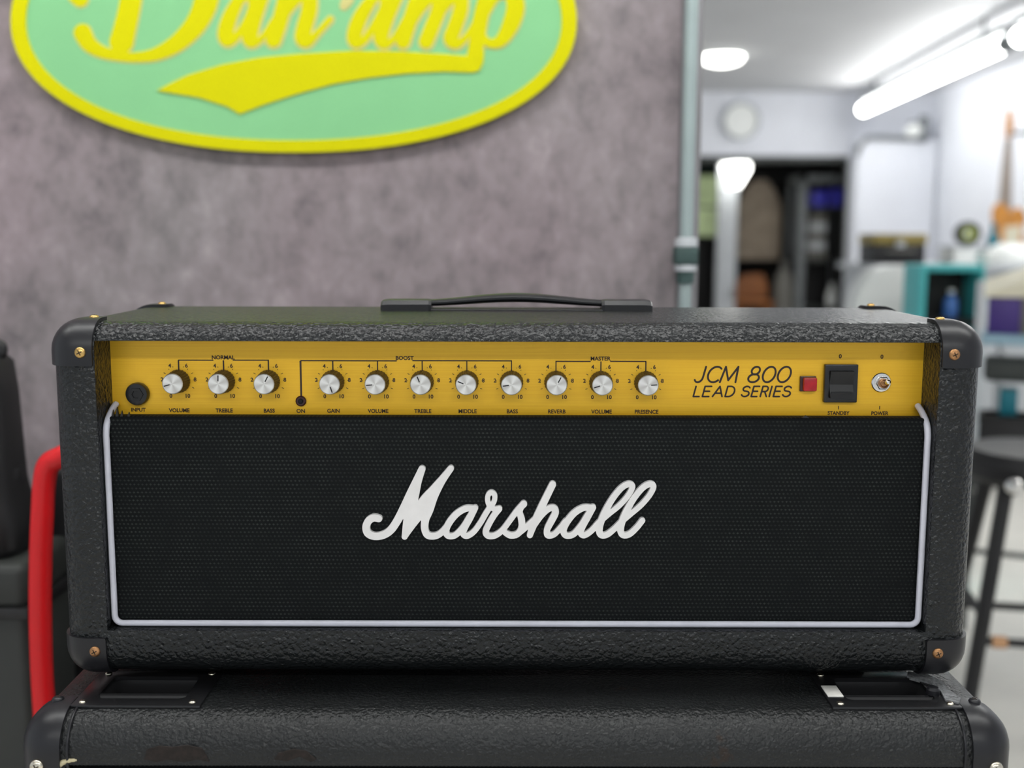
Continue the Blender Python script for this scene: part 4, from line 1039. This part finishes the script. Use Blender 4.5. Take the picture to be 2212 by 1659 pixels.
# garments on a rail
g = nb(); a = P(1622, 392, Yb); rx0 = P(1592, 392, Yb).x; rx1 = P(1735, 392, Yb).x
rl = thing('clothes_rail', ((rx0+rx1)/2, Yb, 0), 'black clothes rail in the dark back room', 'rail')
tube(g, [(rx0, Yb, a.z+.03), (rx1, Yb, a.z+.03)], .014, 10); obj('top_bar', g, 'black', rl)
for x in (rx0, rx1):
    g = nb(); tube(g, [(x, Yb, 0.0), (x, Yb, a.z+.045)], .014, 10); obj('upright', g, 'black', rl)
    g = nb(); box(g, (x-.02, Yb-.25, 0), (x+.02, Yb+.25, .03), .005); obj('foot', g, 'black', rl)
def coat(x0, x1, y0, y1, Y, m, label):
    a = P(x0, y1, Y); b = P(x1, y0, Y); n = 22; mx = (a.x+b.x)/2; hw = (b.x-a.x)/2
    o = thing('hanging_coat', (mx, Y, a.z), label, 'coat', None)
    g = nb(); rows = []
    for j in range(8):
        t = j/7; z = b.z+(a.z-b.z)*t; w = hw*(.35+.65*min(1, t*3.2)**.6)
        rows.append([g.verts.new((mx+w*math.cos(2*math.pi*k/n), Y+(.06+.03*math.cos(2*math.pi*k*5/n)*t)*math.sin(2*math.pi*k/n), z)) for k in range(n)])
    for j in range(7):
        for k in range(n): g.faces.new((rows[j][k], rows[j][(k+1) % n], rows[j+1][(k+1) % n], rows[j+1][k]))
    g.faces.new(rows[0]); g.faces.new(rows[-1]); obj('coat_body', g, m, o, 40)
    g = nb(); tube(g, catmull([(mx, Y, b.z-.005), (mx, Y, b.z+.03), (mx+.012, Y, b.z+.045), (mx+.02, Y, b.z+.03)], 4), .004, 6); obj('hanger_hook', g, 'chrome', o)
coat(1588, 1690, 390, 560, Yb-.02, 'taupe_cloth', 'taupe coat hanging in the dark back room')
coat(1692, 1726, 400, 520, Yb+.02, 'black', 'black coat hanging beside the taupe one')
# brown wooden chair under it
Yw = 9.55; a = P(1590, 650, Yw); b = P(1672, 595, Yw)
wch = thing('wooden_chair', ((a.x+b.x)/2, Yw+.2, 0), 'brown wooden chair in the dark back room', 'chair')
g = nb(); box(g, (a.x, Yw, a.z-.04), (b.x, Yw+.34, a.z), .01); obj('seat', g, 'brown_wood', wch)
g = nb(); prism(g, catmull([(a.x+.02, a.z), (b.x-.0, a.z), (b.x-.02, b.z-.02), (b.x-.10, b.z), (a.x+.10, b.z-.03)], 4, True), lambda u, v: Vector((u, Yw+.31, v)), lambda u, v: Vector((u, Yw+.34, v))); obj('backrest', g, 'brown_wood', wch, 30)
for x in (a.x+.02, b.x-.02):
    for y in (Yw+.02, Yw+.32):
        g = nb(); tube(g, [(x, y, 0), (x, y, a.z-.02)], .018, 10); obj('leg', g, 'brown_wood', wch)
q = P(1694, 580, 9.75); 
simple('pale_sack', 'pale upright sack beside the brown wooden chair', 'sack', [('sack_body', lathe(nb(), [(.07, 0), (.10, .05), (.10, q.z*.8), (.075, q.z*.93), (.03, q.z+.0), (.045, q.z+.06)], (q.x, 9.75, 0), 'Z', 20), 'taupe'), ('tie', lathe(nb(), [(.034, q.z-.012), (.036, q.z), (.034, q.z+.012)], (q.x, 9.75, 0), 'Z', 16), 'darkgrey')], (q.x, 9.75, 0))
# grey rack with blue boxes
Yr = YF+.55; a = P(1728, 378, Yr); b = P(1838, 378, Yr)
rk = thing('storage_rack', ((a.x+b.x)/2, Yr+.2, 0), 'grey metal storage rack with blue boxes in the doorway', 'rack')
pw = P(1746, 378, Yr).x - a.x
for x in (a.x, b.x-pw*.6):
    g = nb(); box(g, (x, Yr, 0), (x+pw*(1 if x == a.x else .6), Yr+.04, a.z), .004); obj('post', g, 'midgrey', rk)
    g = nb(); box(g, (x, Yr+.4, 0), (x+.04, Yr+.44, a.z), .004); obj('post', g, 'midgrey', rk)
g = nb(); box(g, (a.x, Yr, a.z-.07), (b.x, Yr+.44, a.z), .004); obj('top_panel', g, 'midgrey', rk)
zr1 = P(1790, 447, Yr).z; zr2 = P(1790, 560, Yr).z; zr3 = P(1790, 665, Yr).z
for z in (zr1, zr2, zr3):
    g = nb(); box(g, (a.x+.01, Yr+.01, z-.025), (b.x-.01, Yr+.43, z), .003); obj('shelf', g, 'darkgrey', rk)
g = nb(); box(g, (a.x+.02, Yr+.425, .1), (b.x-.02, Yr+.438, a.z-.05)); obj('back_panel', g, 'black', rk, 0)
for i, (x0p, x1p, tp, lbl) in enumerate(((1757, 1786, 412, 'blue storage box on the upper shelf of the grey rack, beside its broad post'), (1796, 1826, 408, 'taller blue storage box on the upper shelf of the grey rack'))):
    A = P(x0p, tp, Yr+.05); B = P(x1p, tp, Yr+.05)
    simple('blue_box', lbl, 'box', [('box_body', box(nb(), (A.x, Yr+.05, zr1), (B.x, Yr+.3, A.z-.025), .006), 'blue'), ('lid', box(nb(), (A.x-.006, Yr+.044, A.z-.025), (B.x+.006, Yr+.306, A.z), .004), 'blue')], ((A.x+B.x)/2, Yr+.17, zr1))
A = P(1748, 462, Yr+.06); B = P(1788, 462, Yr+.06)
simple('folded_cloth', 'pale grey folded cloth pile on the middle shelf of the grey rack', 'cloth', [('fold', box(nb(), (A.x+.005*k, Yr+.06, zr2+k*(A.z-zr2)/5), (B.x-.004*(k % 3), Yr+.3, zr2+(k+1)*(A.z-zr2)/5), .012, 2), 'lightgrey' if k % 2 else 'taupe') for k in range(5)], ((A.x+B.x)/2, Yr+.18, zr2))
q = P(1798, 612, Yr+.08); bottle((q.x, Yr+.08, zr3), .05, q.z-zr3, 'white bottle on the bottom shelf of the grey rack', 'white', 'white')
